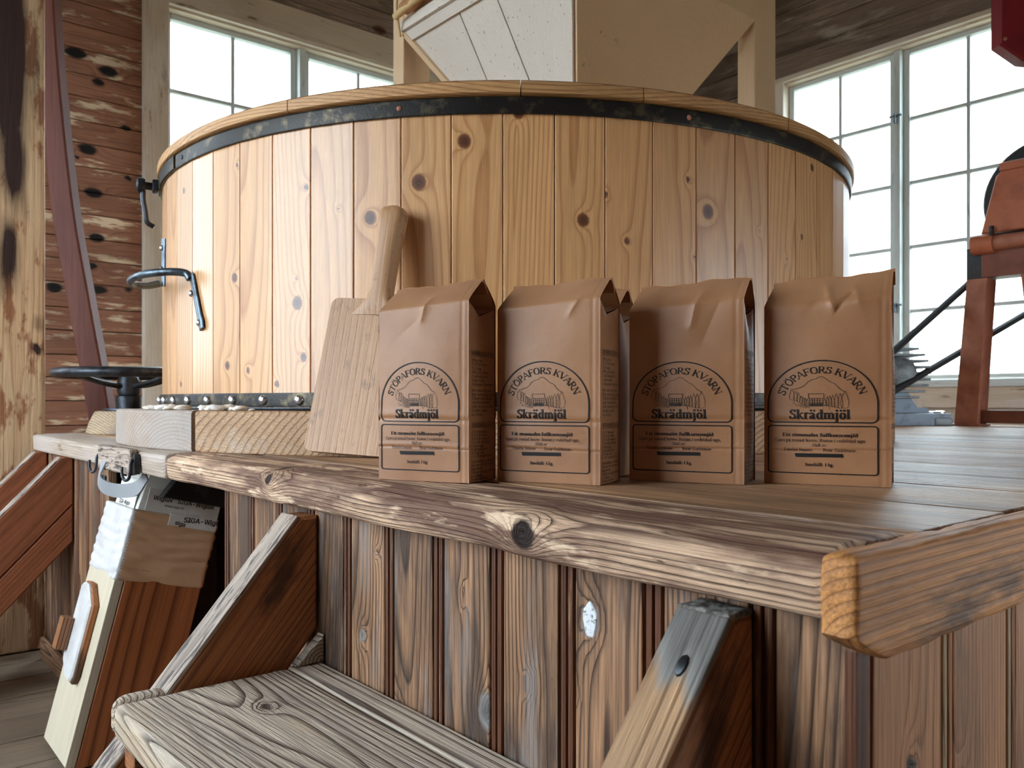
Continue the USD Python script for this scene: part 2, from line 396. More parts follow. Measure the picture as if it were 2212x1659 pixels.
plain('iron_hoop', S(44, 42, 40), .45, .7, .5, 34, S(104, 92, 72), .52, .72, .35, 260)
plain('iron_dark', S(64, 68, 74), .42, .7, .5, 26, S(40, 40, 42), .45, .6, .2, 200)
plain('iron_blue', S(96, 108, 118), .38, .75, .5, 26, S(58, 64, 70), .48, .62, .2, 200)
plain('bolt_steel', S(196, 200, 204), .25, .95)
plain('rust_steel', S(170, 110, 86), .5, .0, .4, 14, S(150, 90, 70), .45, .65, .15, 160)
plain('rust_steel_dark', S(126, 70, 52), .5, .0, .4, 14, S(108, 58, 42), .45, .65, .15, 160)
plain('orange_steel', S(176, 100, 68), .5, .05, .4, 12, S(150, 82, 56), .45, .65, .1, 160)
plain('red_steel', S(120, 24, 30), .4, .0, .4, 9, S(104, 22, 28), .4, .6)
plain('black_plate', S(30, 32, 36), .4, .1, .5, 30, S(60, 62, 64), .6, .7, .15, 200)
plain('rubber', S(52, 52, 54), .65, 0, .3)
plain('motor_grey', S(128, 134, 136), .45, .1, .4, 20, S(88, 94, 96), .5, .65)
plain('motor_base', S(120, 130, 142), .5, .2, .4, 20, S(92, 100, 108), .5, .65)
plain('strap_grey', S(138, 140, 142), .5, 0, .4)
plain('sawn_grey', S(134, 130, 124), .8, 0, .2, 120, S(78, 74, 70), .42, .6, .6, 500)
plain('white_paint', S(220, 224, 226), .6, 0, .3, 260, S(120, 116, 112), .54, .62, .5, 400)
plain('paper_tape', S(226, 226, 220), .6, 0, .3, 20, S(206, 200, 186), .5, .7)
plain('tape_white', S(206, 204, 202), .4, 0, .5, 12, S(186, 182, 180), .45, .65, .2, 60)
plain('film_wrap', S(214, 174, 136), .24, 0, .5, 9, S(200, 158, 118), .4, .65)
plain('tape_ink', S(34, 36, 46), .6, 0, .3)
plain('ink', S(22, 16, 15), .6, 0, .3)
plain('paper', S(168, 120, 82), .46, 0, .4, 9, S(154, 106, 70), .4, .65, .12, 420, sheen_weight=.1)
plain('paper_fold', S(162, 114, 76), .55, 0, .35, 9, S(150, 102, 66), .4, .65, .12, 420)
plain('flour', S(246, 242, 234), .8, 0, .2, 60, S(222, 208, 186), .4, .6, .3, 300)
plain('cloth', S(186, 140, 100), .8, 0, .2, 30, S(160, 116, 80), .4, .6, .3, 300)
plain('cord_fibre', S(206, 178, 130), .8, 0, .2)
plain('grass', S(116, 118, 104), .9, 0, .1, 1.5, S(136, 136, 124), .4, .6)
mat('pane_glass', {'t': ('transparent_bsdf', {'color': (.96, .985, .98)}), 'gl': ('glossy_bsdf', {'color': (1, 1, 1), 'roughness': .02}), 'm': ('mix_closure', {'fac': .05})},
    [('t.BSDF', 'm.closure1'), ('gl.BSDF', 'm.closure2')], surface='m.closure')

# ------------------------------------------------------------------ the setting
ZT = .6                                                     # platform top
YW, XW = 3.34, 3.6                                          # inner faces of the left and the back wall
gr = put(None, 'ground', rbox((-30, -30, -.9), (40, 40, -.5), .01), 'grass')
tag(gr, 'open grassy ground outside the mill windows', kind='structure')

fl = thing('floor', 'worn grey brown wooden board floor', kind='structure')
put(fl, 'subfloor', rbox((-1.7, -1.4, -.12), (3.9, 3.5, -.03), .005), 'floor_wood', 0)
for i in range(33):
    y = -1.35 + i * .143
    put(fl, 'floor_board', rbox((-1.65, y, -.03), (3.6, y + .1395, 0 - .0015 * RNG.random()), .002), 'floor_wood', 0)

ce = thing('ceiling', 'brown board ceiling of the mill', kind='structure')
for i in range(28):
    x = -1.65 + i * .195
    put(ce, 'ceiling_board', rbox((x, -1.4, 2.74), (x + .192, 3.5, 2.77), .002), 'ceiling_wood', 1)

def knots_xz(items, ax=0, bz=2, ratio=1.5):
    def k(v):
        out = np.zeros(len(v))
        for (a, b, R) in items:
            d2 = ((v[:, ax] - a) / (R * ratio)) ** 2 + ((v[:, bz] - b) / R) ** 2
            out = np.maximum(out, 1 / (1 + d2))
        return out
    return k

# left wall: horizontal boards with a window opening
STAINS = [(.73, 1.954, .016), (.839, 1.915, .016), (.803, 1.869, .010), (.767, 1.61, .012), (.787, 1.453, .017), (.907, 1.53, .006), (.798, 1.29, .012), (.779, 1.184, .010), (.658, 1.094, .010), (.803, 1.098, .011), (.907, 1.107, .006), (.899, 1.714, .007), (.733, 1.578, .004), (.764, 2.082, .004), (1.7, 2.52, .02), (1.3, 2.47, .015), (2.0, 2.40, .018)]
wl = thing('wall_left', 'reddish brown board wall with peeling cream paint and dark knot stains', kind='structure')
z, i = 0.0, 0
while z < 2.74:
    h = [.088, .083, .09, .086, .081][i % 5]
    z1 = min(z + h, 2.74)
    spans = [(.0, 1.02), (2.24, 3.62)] if (z1 > .80 and z < 2.2) else [(.0, 3.62)]
    for x0, x1 in spans:
        kn = [s for s in STAINS if z - .02 < s[1] < z1 + .02 and x0 < s[0] < x1]
        st = (.012, .05, .014) if x0 < 1 and kn else None
        put(wl, 'wall_board', rbox((x0, YW, z + .0012), (x1, YW + .025, z1 - .0012), .003, st), 'wall_board' if (x0 < 1 and (x1 < 1.1)) or z1 < .8 else 'grey_board', 0, kfun=knots_xz(kn, 0, 2, 1.9) if kn else None)
    z, i = z1, i + 1
for i in range(31):                                         # beyond the frame: the wall goes on, with another window opening
    for x0, x1 in (((-1.6, -.85), (-.3, -.003)) if .8 < i * .0885 + .04 < 2.2 else ((-1.6, -.003),)):
        put(wl, 'wall_board', rbox((x0, YW, i * .0885), (x1, YW + .025, i * .0885 + .087), .003), 'wall_board', 0)
for (x0, x1, z0, z1) in ((0, 1.02, 0, 2.74), (1.021, 2.239, 0, .745), (1.021, 2.239, 2.25, 2.74), (2.24, 3.62, 0, 2.74)):
    put(wl, 'sheathing', rbox((x0, YW + .03, z0), (x1, YW + .05, z1), .002), 'floor_wood', 2)

wb = thing('wall_back', 'grey brown weathered board wall with flaking paint', kind='structure')
z, i = 0.0, 0
while z < 2.74:
    h = [.112, .106, .118][i % 3]
    z1 = min(z + h, 2.74)
    spans = [(-1.4, 1.1), (2.3, 3.34)] if (z1 > .80 and z < 2.2) else [(-1.4, 3.34)]
    for y0, y1 in spans:
        put(wb, 'wall_board', rbox((XW, y0, z + .0012), (XW + .025, y1, z1 - .0012), .004), 'grey_board' if z1 > .8 else 'frame_paint', 1)
    z, i = z1, i + 1
put(wb, 'sill_board', rbox((XW - .02, 1.05, .66), (XW, 2.36, .772), .004, .05), 'frame_paint', 1)

for (y0, y1, z0, z1) in ((-1.4, 1.099, 0, 2.74), (1.1, 2.3, 0, .745), (1.1, 2.3, 2.25, 2.74), (2.301, 3.34, 0, 2.74)):
    put(wb, 'sheathing', rbox((XW + .03, y0, z0), (XW + .05, y1, z1), .002), 'floor_wood', 2)

wr = thing('wall_right', 'brown board wall behind the right hand side', kind='structure')
for i in range(31):
    for x0, x1 in (((-1.6, 1.7), (3.3, 3.62)) if .05 < i * .09 + .04 < 1.2 else ((-1.6, 3.62),)):
        put(wr, 'wall_board', rbox((x0, -1.4, i * .09), (x1, -1.375, i * .09 + .088), .003), 'wall_board', 0)

wf = thing('wall_front', 'brown board wall behind the camera with a wide opening', kind='structure')
for i in range(31):
    for y0, y1 in (((-1.4, .8), (2.6, 3.34)) if .55 < i * .0885 + .04 < 2.25 else ((-1.4, 3.34),)):
        put(wf, 'wall_board', rbox((-1.625, y0, i * .0885), (-1.6, y1, i * .0885 + .087), .003), 'wall_board', 1)

def window(name, label, P, Q, head_mat):
    """P(a, b, c): room point for a along the wall, b depth into the wall, c height. Q: (axis along)."""
    w = thing(name, label, kind='structure')
    def B(n, a0, a1, b0, b1, c0, c1, m, r=.003, step=None):
        p, q = np.array(P(a0, b0, c0)), np.array(P(a1, b1, c1))
        ax = 2 if (c1 - c0) > abs(a1 - a0) else Q
        return put(w, n, rbox(np.minimum(p, q), np.maximum(p, q), r, step), m, ax)
    return w, B

def build_window(name, label, P, Q, jl, sashes, jr):
    w, B = window(name, label, P, Q, 0)
    z0, z1 = .80, 2.19
    B('jamb', jl - .045, jl, -.02, .10, z0 - .06, z1 + .05, 'frame_paint')
    B('jamb', jr, jr + .045, -.02, .10, z0 - .06, z1 + .05, 'frame_paint')
    B('head', jl, jr, -.01, .10, z1 + .022, z1 + .05, 'frame_paint')
    B('sill', jl - .03, jr + .03, -.035, .10, z0 - .055, z0 - .022, 'sash_paint', .006)
    for k, (g0, g1, gm) in enumerate(sashes):
        f = .028
        B('sash_stile', g0 - f, g0, .03, .065, z0 - .022, z1 + .022, 'sash_paint', .004)
        B('sash_stile', g1, g1 + f, .03, .065, z0 - .022, z1 + .022, 'sash_paint', .004)
        B('sash_rail', g0, g1, .03, .065, z1, z1 + .022, 'sash_paint', .004)
        B('sash_rail', g0, g1, .03, .065, z0 - .022, z0, 'sash_paint', .004)
        B('muntin', gm - .008, gm + .008, .036, .06, z0, z1, 'sash_paint', .003)
        hs = np.linspace(z0, z1, 6)
        for r in range(1, 5):
            for (a, b) in ((g0, gm - .008), (gm + .008, g1)):
                B('muntin', a, b, .037, .059, hs[r] - .008, hs[r] + .008, 'sash_paint', .003)
        for r in range(5):
            for (a, b) in ((g0, gm - .008), (gm + .008, g1)):
                B('pane', a, b, .047, .050, hs[r] + (.008 if r else 0), hs[r + 1] - (.008 if r < 4 else 0), 'pane_glass', .0005)
    if len(sashes) > 1:
        m0, m1 = sashes[0][1] + .028, sashes[1][0] - .028
        B('mullion', min(m0, m1), max(m0, m1), .0, .09, z0 - .022, z1 + .022, 'sash_paint', .006)
        mid = (m0 + m1) / 2
        for hz in (1.92, 1.1):
            B('window_catch', mid - .028, mid + .028, -.012, -.002, hz, hz + .008, 'iron_blue', .002)
            B('catch_pin', mid - .004, mid + .004, -.02, .0, hz - .03, hz + .012, 'iron_blue', .002)
    return w, B

w1, B1 = build_window('window_1', 'left window of small panes in flaking pale painted frame behind the vat', lambda a, b, c: (a, YW + b, c), 0, 1.045, [(1.073, 1.574, 1.324), (1.662, 2.16, 1.909)], 2.19)
B1('casing', .955, 1.048, -.03, .0, 0, 2.74, 'frame_paint', .004, (.02, .02, .08))
B1('head_casing', 1.048, 2.4, -.022, .0, 2.24, 2.365, 'frame_paint', .004, (.08, .02, .03))
B1('head_strip', 1.048, 2.4, -.032, -.002, 2.222, 2.245, 'frame_paint', .003)
B1('casing', 2.235, 2.33, -.025, .0, .6, 2.222, 'frame_paint', .004)

w2, B2 = build_window('window_2', 'right window of many small panes in pale grey painted frame', lambda a, b, c: (XW + b, a, c), 1, 1.157, [(1.185, 1.659, 1.4235), (1.746, 2.213, 1.981)], 2.241)
B2('head_casing', 1.05, 2.34, -.022, .0, 2.24, 2.35, 'grey_board', .004, (.03, .08, .03))
B2('head_strip', 1.05, 2.34, -.032, -.002, 2.222, 2.245, 'frame_paint', .003)
B2('casing', 2.286, 2.35, -.03, .0, .6, 2.222, 'frame_paint', .004)
B2('casing', 1.02, 1.112, -.025, .0, .6, 2.222, 'frame_paint', .004)

# ------------------------------------------------------------------ platform
pf = thing('milling_platform', 'large weathered wooden milling platform with worn plank top and panelled front', 'platform')
PX0, PY0, PY1, PX1 = .445, .247, 2.52, 3.56
TK = [(.512, .578, .020)]
def edge_mesh(y_lo, y_hi, wear=1.0):
    m = rbox((PX0, y_lo, .556), (.552, y_hi, ZT), .011 if y_lo < 1 else .007, (.006, .006, .005))
    v = np.array(m.vertices)
    nn = np.array(m.vertex_normals)
    q = v * np.array([60, 7, 60])
    d = (meshkit.fbm(q, 3, 3) - .5) * .006
    # hand-worn front arris, rounder and lower in places
    worn = np.clip((v[:, 0] < PX0 + .03) * (v[:, 2] - .575) / .025, 0, 1) * np.clip((PX0 + .03 - v[:, 0]) / .03, 0, 1)
    wy = meshkit.fbm(np.c_[v[:, 1] * 5, v[:, 1] * 0, v[:, 1] * 0 + 3], 3, 5)
    v = v + nn * np.minimum(d, .0012)[:, None] * np.where(v[:, 2] > ZT - .001, .25, 1)[:, None]
    v[:, 2] -= worn * (.003 + .010 * wy) * wear
    # swelling round the knot and round the old joint
    for (y0, z0, a, s) in ((.512, .578, .006, .035), (1.003, .59, .008, .03), (.75, .575, .003, .08)):
        e = np.exp(-((v[:, 1] - y0) / s) ** 2 - ((v[:, 2] - z0) / .03) ** 2) * (v[:, 0] < PX0 + .012)
        v[:, 0] -= a * e
    v[:, 2] = np.minimum(v[:, 2], ZT)
    return trimesh.Trimesh(v, m.faces, process=False)
def kedge(v):
    k = np.zeros(len(v))
    for (y, z, R) in ((.512, .577, .0105), (1.003, .588, .006), (1.02, .6, .004)):
        k = np.maximum(k, 1 / (1 + ((v[:, 1] - y) / (R * 1.1)) ** 2 + ((v[:, 2] - z) / R) ** 2 + (np.maximum(v[:, 0] - PX0 - .02, 0) / .03) ** 2))
    return k
put(pf, 'edge_plank', edge_mesh(PY0, 1.428), 'table_edge', 1, 60, kfun=kedge, pith=(.03, -.075), tilt=.004)
put(pf, 'edge_plank', edge_mesh(1.4295, PY1, .4), 'edge_grey', 1, 60, pith=(.03, -.075), tilt=.004)
x, i = .5545, 0
while x < PX1 - .02:
    wd = [.152, .17, .145, .165][i % 4]
    x1 = min(x + wd, PX1)
    m = rbox((x, PY0 + (.004 if i else -.0), .557), (x1 - .003, PY1, ZT), .0025, (.02, .05, None) if i < 3 else None)
    put(pf, 'top_plank', m, 'table_wood', 1, tilt=.01)
    x, i = x1, i + 1
eb = prism([(.425, .6015), (3.5, .6015), (3.5, .5395), (.462, .5395), (.425, .558)], 1, .222, .2448, .003)
ebm = rbox((.425, .222, .5395), (1.2, .2445, .6015), .005, (.008, .006, .006))
v = np.array(ebm.vertices)
cut = np.clip((.462 - v[:, 0]) / .037, 0, 1) * .0185 + .5395
v[:, 2] = np.maximum(v[:, 2], cut)
ebm = rough_up(trimesh.Trimesh(v, ebm.faces, process=False), .0016, (30, 60, 60), 4, .0008, 160)
put(pf, 'end_board', ebm, 'end_board', 0, 60, tilt=.01)
put(pf, 'end_board', rbox((1.202, .222, .5395), (3.5, .2445, .6015), .004), 'end_board', 0)
# panelled front: every board with two beads at its joint
PK = {2: [(.49, .45, .003), (.4705, .5105, .009)], 5: [(.76, .345, .012)], 4: [(.605, .40, .011), (.64, .5, .003)], 3: [(.545, .44, .005)], 6: [(.83, .42, .006), (.80, .52, .003)]}
def panel(parent, i, y0, y1, kn):
    k = knots_xz(kn, 2, 1, 1.45) if kn else None
    if kn:
        items = [(b, a, R) for a, b, R in kn]
        k = knots_xz(items, 2, 1, 1.45)
    put(parent, 'panel_board', rbox((.475, y0 + .0012, .0), (.492, y1 - .019, .556), .0025, (None, .008, .012) if kn or i < 12 else None), 'panel_wood', 2, kfun=k, tilt=.02)
    for q in (0, 1):
        yc = y1 - .0145 + q * .0085
        put(parent, 'bead', rbox((.4735, yc - .0036, .0), (.49, yc + .0036, .556), .0033), 'panel_bead', 2)
i = 0
y = .247 - .017
while y < 2.5:
    y1 = min(y + .0923, PY1)
    if y1 < 1.26 or y > 1.86:                               # the chute comes out through a gap in the panelling
        panel(pf, i, max(y, .2485), y1, PK.get(i, []))
    y, i = y + .0923, i + 1
sp_ = np.array([(.0, (.0078 * (1 + .1 * math.sin(3 * q))) * math.cos(q), .0142 * (1 + .08 * math.sin(5 * q)) * math.sin(q)) for q in np.linspace(0, 2 * np.pi, 28, endpoint=False)])
put(pf, 'paint_spot', rough_up(hull(np.vstack([sp_ * .9 + [.4742, .4705, .5105], sp_ + [.4751, .4705, .5105]])).subdivide().subdivide(), .0003, 300), 'white_paint', 2)
for k in range(12):
    put(pf, 'inner_board', rbox((.70, 1.0 + k * .126, 0), (.72, 1.0 + k * .126 + .124, .556), .002), 'panel_bead', 2)
for k in range(12):
    put(pf, 'side_board', rbox((.4935 + k * .115, 2.50, 0), (.4935 + k * .115 + .1135, 2.519, .556), .002), 'panel_wood', 2)
put(pf, 'corner_strip', rbox((.4735, .2475, 0), (.492, .2565, .5385), .003), 'panel_bead', 2)
x, i = .4935, 0
SK = {0: [(.53, .36, .008), (.545, .45, .006)], 1: [(.62, .40, .010)], 2: [(.7, .2, .012)]}
while x < 1.9:
    items = [(b, a, R) for a, b, R in SK.get(i, [])]
    put(pf, 'side_board', rbox((x, .2475, 0), (x + .096, .264, .556), .003, (.01, None, .015) if i < 4 else None), 'side_panel_wood', 2, kfun=knots_xz(items, 2, 0, 1.6) if items else None)
    put(pf, 'side_bead', rbox((x + .0975, .2468, 0), (x + .1045, .262, .556), .003), 'bead_cream', 2)
    put(pf, 'side_bead', rbox((x + .106, .2468, 0), (x + .113, .262, .556), .003), 'side_panel_wood', 2)
    x, i = x + .1145, i + 1
put(pf, 'base_moulding', rbox((.460, 1.87, 0), (.4745, 2.515, .06), .008), 'panel_wood', 1)
put(pf, 'base_moulding', rbox((.460, .985, 0), (.4745, 1.26, .06), .008), 'panel_wood', 1)

# ------------------------------------------------------------------ stairs
def stair(label, ys, tread_y, front=True):
    st = thing('step_stair', label, 'stairs', 'plank stairs against the platform')
    return st
st = stair('weathered plank stair with worn grey tread in the foreground below the paper bags', 0, 0)
SLP = 1.18
SN = math.hypot(1, SLP)
def stringer(parent, y0, y1, edge_mat, face_mat, top_round=False):
    poly = [(.4735, .546), (.449, .546), (.449 - .546 / SLP, 0), (.4735 - .408 / SLP, 0), (.4735, .408)]
    m = prism(poly, 1, y0, y1, .004)
    d = np.array([1, 0, SLP]) / SN
    def gf(v):
        return np.c_[v[:, 1] - y0 - .06, (v @ np.array([SLP, 0, -1.]) / SN) + .02, v @ d]
    p = put(parent, 'stringer', m, face_mat, gfun=gf)
    # worn upper edge facing
    n = np.array([-SLP, 0, 1.]) / SN
    a0, a1 = np.array([.449, 0, .546]), np.array([.449 - .54 / SLP, 0, .006])
    L = np.linalg.norm(a1 - a0)
    M = frame(a0, -d, np.array([0, 1., 0]), n)
    spans = [(0, L, edge_mat)]
    for l0, l1, em_ in spans:
        em = rbox((l0, y0 + .0005, -.002), (l1, y1 - .0005, .0035), .0025 if len(spans) < 2 else .0015, (.01, .006, None))
        put(parent, 'stringer_edge', rough_up(em, .0008, (14, 60, 60), 2), em_, 0, 50, M=M, kfun=(lambda v: np.clip(.5 + (.05 - v[:, 0] + .01 * np.sin(v[:, 1] * 260)) / .09, 0, 1)) if top_round else None)
    return p
stringer(st, .936, .981, 'stringer_edge', 'stringer_wood')
stringer(st, .317, .360, 'post_edge', 'stringer_wood', True)
cap = rbox((.446, .318, .5445), (.4735, .3595, .5495), .002, .003)
cap = rough_up(cap, .002, 110, 8, .0012, 300)
put(st, 'sawn_end', cap, 'sawn_grey')
def tread_mesh():
    m = rbox((.238, .363, .334), (.431, .933, .37), .009, (.008, .01, .006))
    m = rough_up(m, .0012, (70, 8, 70), 6)
    return m
TKN = [(.8227, .3575, .008)]
def ktread(v):
    k = np.zeros(len(v))
    for (y, x, R) in ((.8227, .3575, .006), (.60, .30, .007)):
        k = np.maximum(k, 1 / (1 + ((v[:, 1] - y) / (R * 1.6)) ** 2 + ((v[:, 0] - x) / R) ** 2))
    return k
gtread = lambda v: np.c_[v[:, 0] - .3545 + .05 * (v[:, 1] - .65), v[:, 2] - .292 - .03 * (v[:, 1] - .65), v[:, 1] + 7.3]
put(st, 'tread', tread_mesh(), 'tread_wood', 1, 60, kfun=ktread, gfun=gtread)
nose = rbox((.2385, .9335, .3345), (.2965, .964, .3703), .010, .004)
v = np.array(nose.vertices)
v[:, 0] += np.clip((v[:, 1] - .938) / .026, 0, 1) ** 2 * .020 * np.clip((.296 - v[:, 0]) / .05, 0, 1)
nose.vertices = v
put(st, 'tread_nose', rough_up(nose, .0008, (70, 8, 70), 6), 'tread_wood', 1, 60, gfun=gtread)
put(st, 'tread_back', rbox((.433, .361, .336), (.4725, .9355, .3695), .003, (.01, .02, None)), 'tread_wood', 1, tilt=.01)
put(st, 'cleat', prism([(.473, .403), (.473, .371), (.437, .371)], 1, .92, .9355, .001), 'tread_wood', 1)
put(st, 'tread', rbox((.02, .362, .13), (.29, .934, .162), .006, .02), 'tread_wood', 1)
put(st, 'cleat', rbox((.25, .90, .30), (.43, .9355, .333), .003), 'stringer_wood', 0)
put(st, 'cleat', rbox((.25, .361, .30), (.43, .39, .333), .003), 'stringer_wood', 0)
ns = lathe([(0, .0), (.004, .0), (.0035, .0015), (0, .002)], 10)
M = frame(np.array([.421, .3353, .518]), np.array([1, 0, SLP]) / SN * 2.0, np.array([0, -1, 0]), np.array([-SLP, 0, 1]) / SN)
put(st, 'nail_head', ns, 'iron_dark', M=M)

st2 = thing('step_stair', 'red brown plank stair at the far left end of the platform', 'stairs', 'plank stairs against the platform')
for (y0, y1) in ((2.19, 2.228), (2.478, 2.516)):
    T, Mi, Bt = lambda x: .5625 + 1.05 * (x - .453), lambda x: .4455 + 1.05 * (x - .475), lambda x: .357 + 1.05 * (x - .475)
    xT, xM, xB = .453 - .5625 / 1.05, .475 - .4455 / 1.05, .475 - .357 / 1.05
    up = prism([(.4715, .5545), (.446, .5545), (xT, .0), (xM - .001, .0), (.4715, Mi(.4715) + .0012)], 1, y0, y1, .003)
    lo_ = prism([(.4715, Mi(.4715) - .0012), (xM + .001, .0), (xB, .0), (.4715, Bt(.4715))], 1, y0 + .001, y1, .003)
    gf = lambda v: np.c_[v[:, 1] - y0 - .05, (v @ np.array([.72, 0, -.69])) + .01, v @ np.array([.69, 0, .72])]
    put(st2, 'stringer_board', up, 'red_stringer', gfun=gf)
    put(st2, 'stringer_board', lo_, 'red_stringer', gfun=gf)
    a0, a1 = np.array([.446, 0, .5555]), np.array([xT, 0, .0])
    d = (a1 - a0) / np.linalg.norm(a1 - a0)
    em = rbox((.002, y0 + .001, -.001), (np.linalg.norm(a1 - a0) - .004, y1 - .001, .003), .002)
    put(st2, 'stringer_edge', em, 'stringer_edge', 0, M=frame(a0, d, np.array([0, 1., 0]), np.cross(d, [0, 1., 0])))
put(st2, 'tread', rbox((.24, 2.2285, .338), (.472, 2.4775, .37), .005), 'tread_wood', 1)
put(st2, 'tread', rbox((.04, 2.2285, .13), (.28, 2.4775, .162), .005), 'tread_wood', 1)

# ------------------------------------------------------------------ base ring and vat
VC = np.array([1.3858, 1.6778])
br = thing('base_ring', 'ring of thick sawn timber blocks under the big vat', 'base ring')
CUT = [167, 195, 235, 275, 315, 355, 395, 435, 475]
for i in range(len(CUT) - 1):
    a0, a1 = math.radians(CUT[i] + .35), math.radians(CUT[i + 1] - .35)
    aa = np.linspace(a0, a1, 18)
    h0 = .0005 * (i % 3)
    ro, ri, b = .922, .70, .006
    rings = []
    for a in aa:
        c, s = math.cos(a), math.sin(a)
        prof = [(ri, 0), (ro - .002, 0), (ro, .004), (ro, .07 - b), (ro - .002, .07 - .002), (ro - b, .07), (ri, .07)]
        rings.append(np.array([(VC[0] + r * c, VC[1] + r * s, ZT + .0004 + (hh - h0 if hh > .03 else hh)) for r, hh in prof]))
    am = (a0 + a1) / 2
    t = np.array([-math.sin(am), math.cos(am), 0])
    nrm = np.array([math.cos(am), math.sin(am), 0])
    t2 = t * .80 + nrm * .6
    n2 = nrm * .80 - t * .6
    o = RNG.random() * 9
    put(br, 'timber_block', loft(rings), 'block_grey' if i == 0 else 'block_wood', gfun=lambda v: np.c_[(v - [VC[0], VC[1], 0]) @ n2 - .62, v[:, 2] - .52 - .03 * (i % 2), (v - [VC[0], VC[1], 0]) @ t2 + o], smooth=40)

vat = thing('millstone_vat', 'big round vat of honey pine staves with dark iron hoop', 'vat')
KN = [(3, .0329, 1.05, .0055), (5, -.0124, .989, .0115), (6, -.0121, 1.043, .0136), (7, -.0204, 1.107, .0112), (8, -.0169, 1.152, .0097), (9, .0051, .981, .0113), (12, -.0173, 1.01, .0126), (3, .0132, .854, .0119), (1, .0265, .909, .0092), (10, -.0037, .95, .0053), (10, -.0414, 1.024, .0045), (11, .026, 1.06, .0047), (11, .0381, .93, .0031), (15, .022, 1.132, .0071), (15, -.0182, .994, .0052), (1, .0041, .751, .0076), (3, .027, .761, .0079), (4, .0125, 1.009, .0031), (61, -.003, 1.1, .0064), (1, .0346, 1.112, .0042), (14, .0136, .946, .0034), (61, -.0193, .72, .0064), (2, -.0199, .741, .0049), (3, -.0313, .716, .0056), (13, .0177, .988, .0033), (3, .0122, .897, .004)]
SW = 2 * .83 * math.sin(math.radians(5.806 / 2))
for i in range(62):
    th = math.radians(183.58 + 5.80645 * (i + .5))
    c, s = math.cos(th), math.sin(th)
    M = frame(np.array([VC[0] + .829 * c, VC[1] + .829 * s, 0]), np.array([-s, c, 0]), np.array([-c, -s, 0]), np.array([0, 0, 1.]))
    M[:3, 0], M[:3, 1] = np.array([-s, c, 0]), np.array([-c, -s, 0])
    kn = [k for k in KN if k[0] == i]
    vis = i < 18 or i > 58
    w = SW / 2 - .0007
    mesh = rbox((-w, 0, .6705), (w, .028, 1.178), .0018, (.005, None, .006) if kn else None)
    # local x runs along increasing angle, as the knots' first coordinate does
    kf = (lambda v, kn=kn: np.max([1 / (1 + ((v[:, 0] - a) / (R * .88)) ** 2 + ((v[:, 2] - zz) / R) ** 2) for (_, a, zz, R) in kn], 0)) if kn else None
    put(vat, 'stave', mesh, 'vat_pine', 2, 35, M=M, kfun=kf, tilt=.035)
    LOC[i] = M
def ring_part(name, m, prof, a0=0, a1=360, n=120, parent=None):
    rr = []
    for a in np.radians(np.linspace(a0, a1, n)):
        rr.append(np.array([(VC[0] + r * math.cos(a), VC[1] + r * math.sin(a), z) for r, z in prof]))
    if abs(a1 - a0) >= 360:
        rr = rr[:-1]
        k = len(prof)
        v = np.vstack(rr)
        f = []
        N_ = len(rr)
        for i in range(N_):
            for j in range(k):
                p, q = i * k + j, i * k + (j + 1) % k
                p2, q2 = ((i + 1) % N_) * k + j, ((i + 1) % N_) * k + (j + 1) % k
                f += [[p, q, q2], [p, q2, p2]]
        mm = trimesh.Trimesh(v, f, process=False)
        trimesh.repair.fix_normals(mm)
    else:
        mm = loft(rr)
    def gf(v):
        a = np.arctan2(v[:, 1] - VC[1], v[:, 0] - VC[0])
        r = np.hypot(v[:, 1] - VC[1], v[:, 0] - VC[0])
        return np.c_[r - .80 + .03 * np.sin(5 * a), v[:, 2] - 1.14 + .02 * np.cos(3 * a), a * .83]
    return put(parent or vat, name, mm, m, smooth=40, gfun=gf)
cuts = [165, 204, 232, 246, 268, 300, 345, 390, 435, 480, 525]
for a0, a1 in zip(cuts[:-1], cuts[1:]):
    ring_part('rim_segment', 'rim_pine', [(.74, 1.1785), (.835, 1.1785), (.840, 1.182), (.840, 1.199), (.835, 1.203), (.74, 1.203)], a0 + .06, a1 - .06, 24)
put(vat, 'lid', lathe([(0, 1.172), (.739, 1.172), (.739, 1.1965), (0, 1.1965)], 80, trimesh.transformations.translation_matrix([VC[0], VC[1], 0])), 'rim_pine', 0)
hoop = ring_part('iron_hoop', 'iron_hoop', [(.829, 1.1505), (.8335, 1.1495), (.835, 1.152), (.835, 1.174), (.8335, 1.177), (.829, 1.1765)], 0, 360, 160)
def on_vat(th, z, r):
    t = math.radians(th)
    c, s = math.cos(t), math.sin(t)
    return frame(np.array([VC[0] + r * c, VC[1] + r * s, z]), np.array([-s, c, 0]), np.array([0, 0, 1.]), np.array([c, s, 0]))
for th in (176, 181, 218.3, 252, 150):
    put(hoop, 'rivet', dome(.0045, .0025, 10), 'iron_dark' if th < 200 else 'rust_steel', M=on_vat(th, 1.163, .835))
lap = ring_part('hoop_lap', 'iron_hoop', [(.835, 1.151), (.8375, 1.1505), (.838, 1.153), (.838, 1.173), (.8375, 1.176), (.835, 1.1755)], 160, 178, 14)
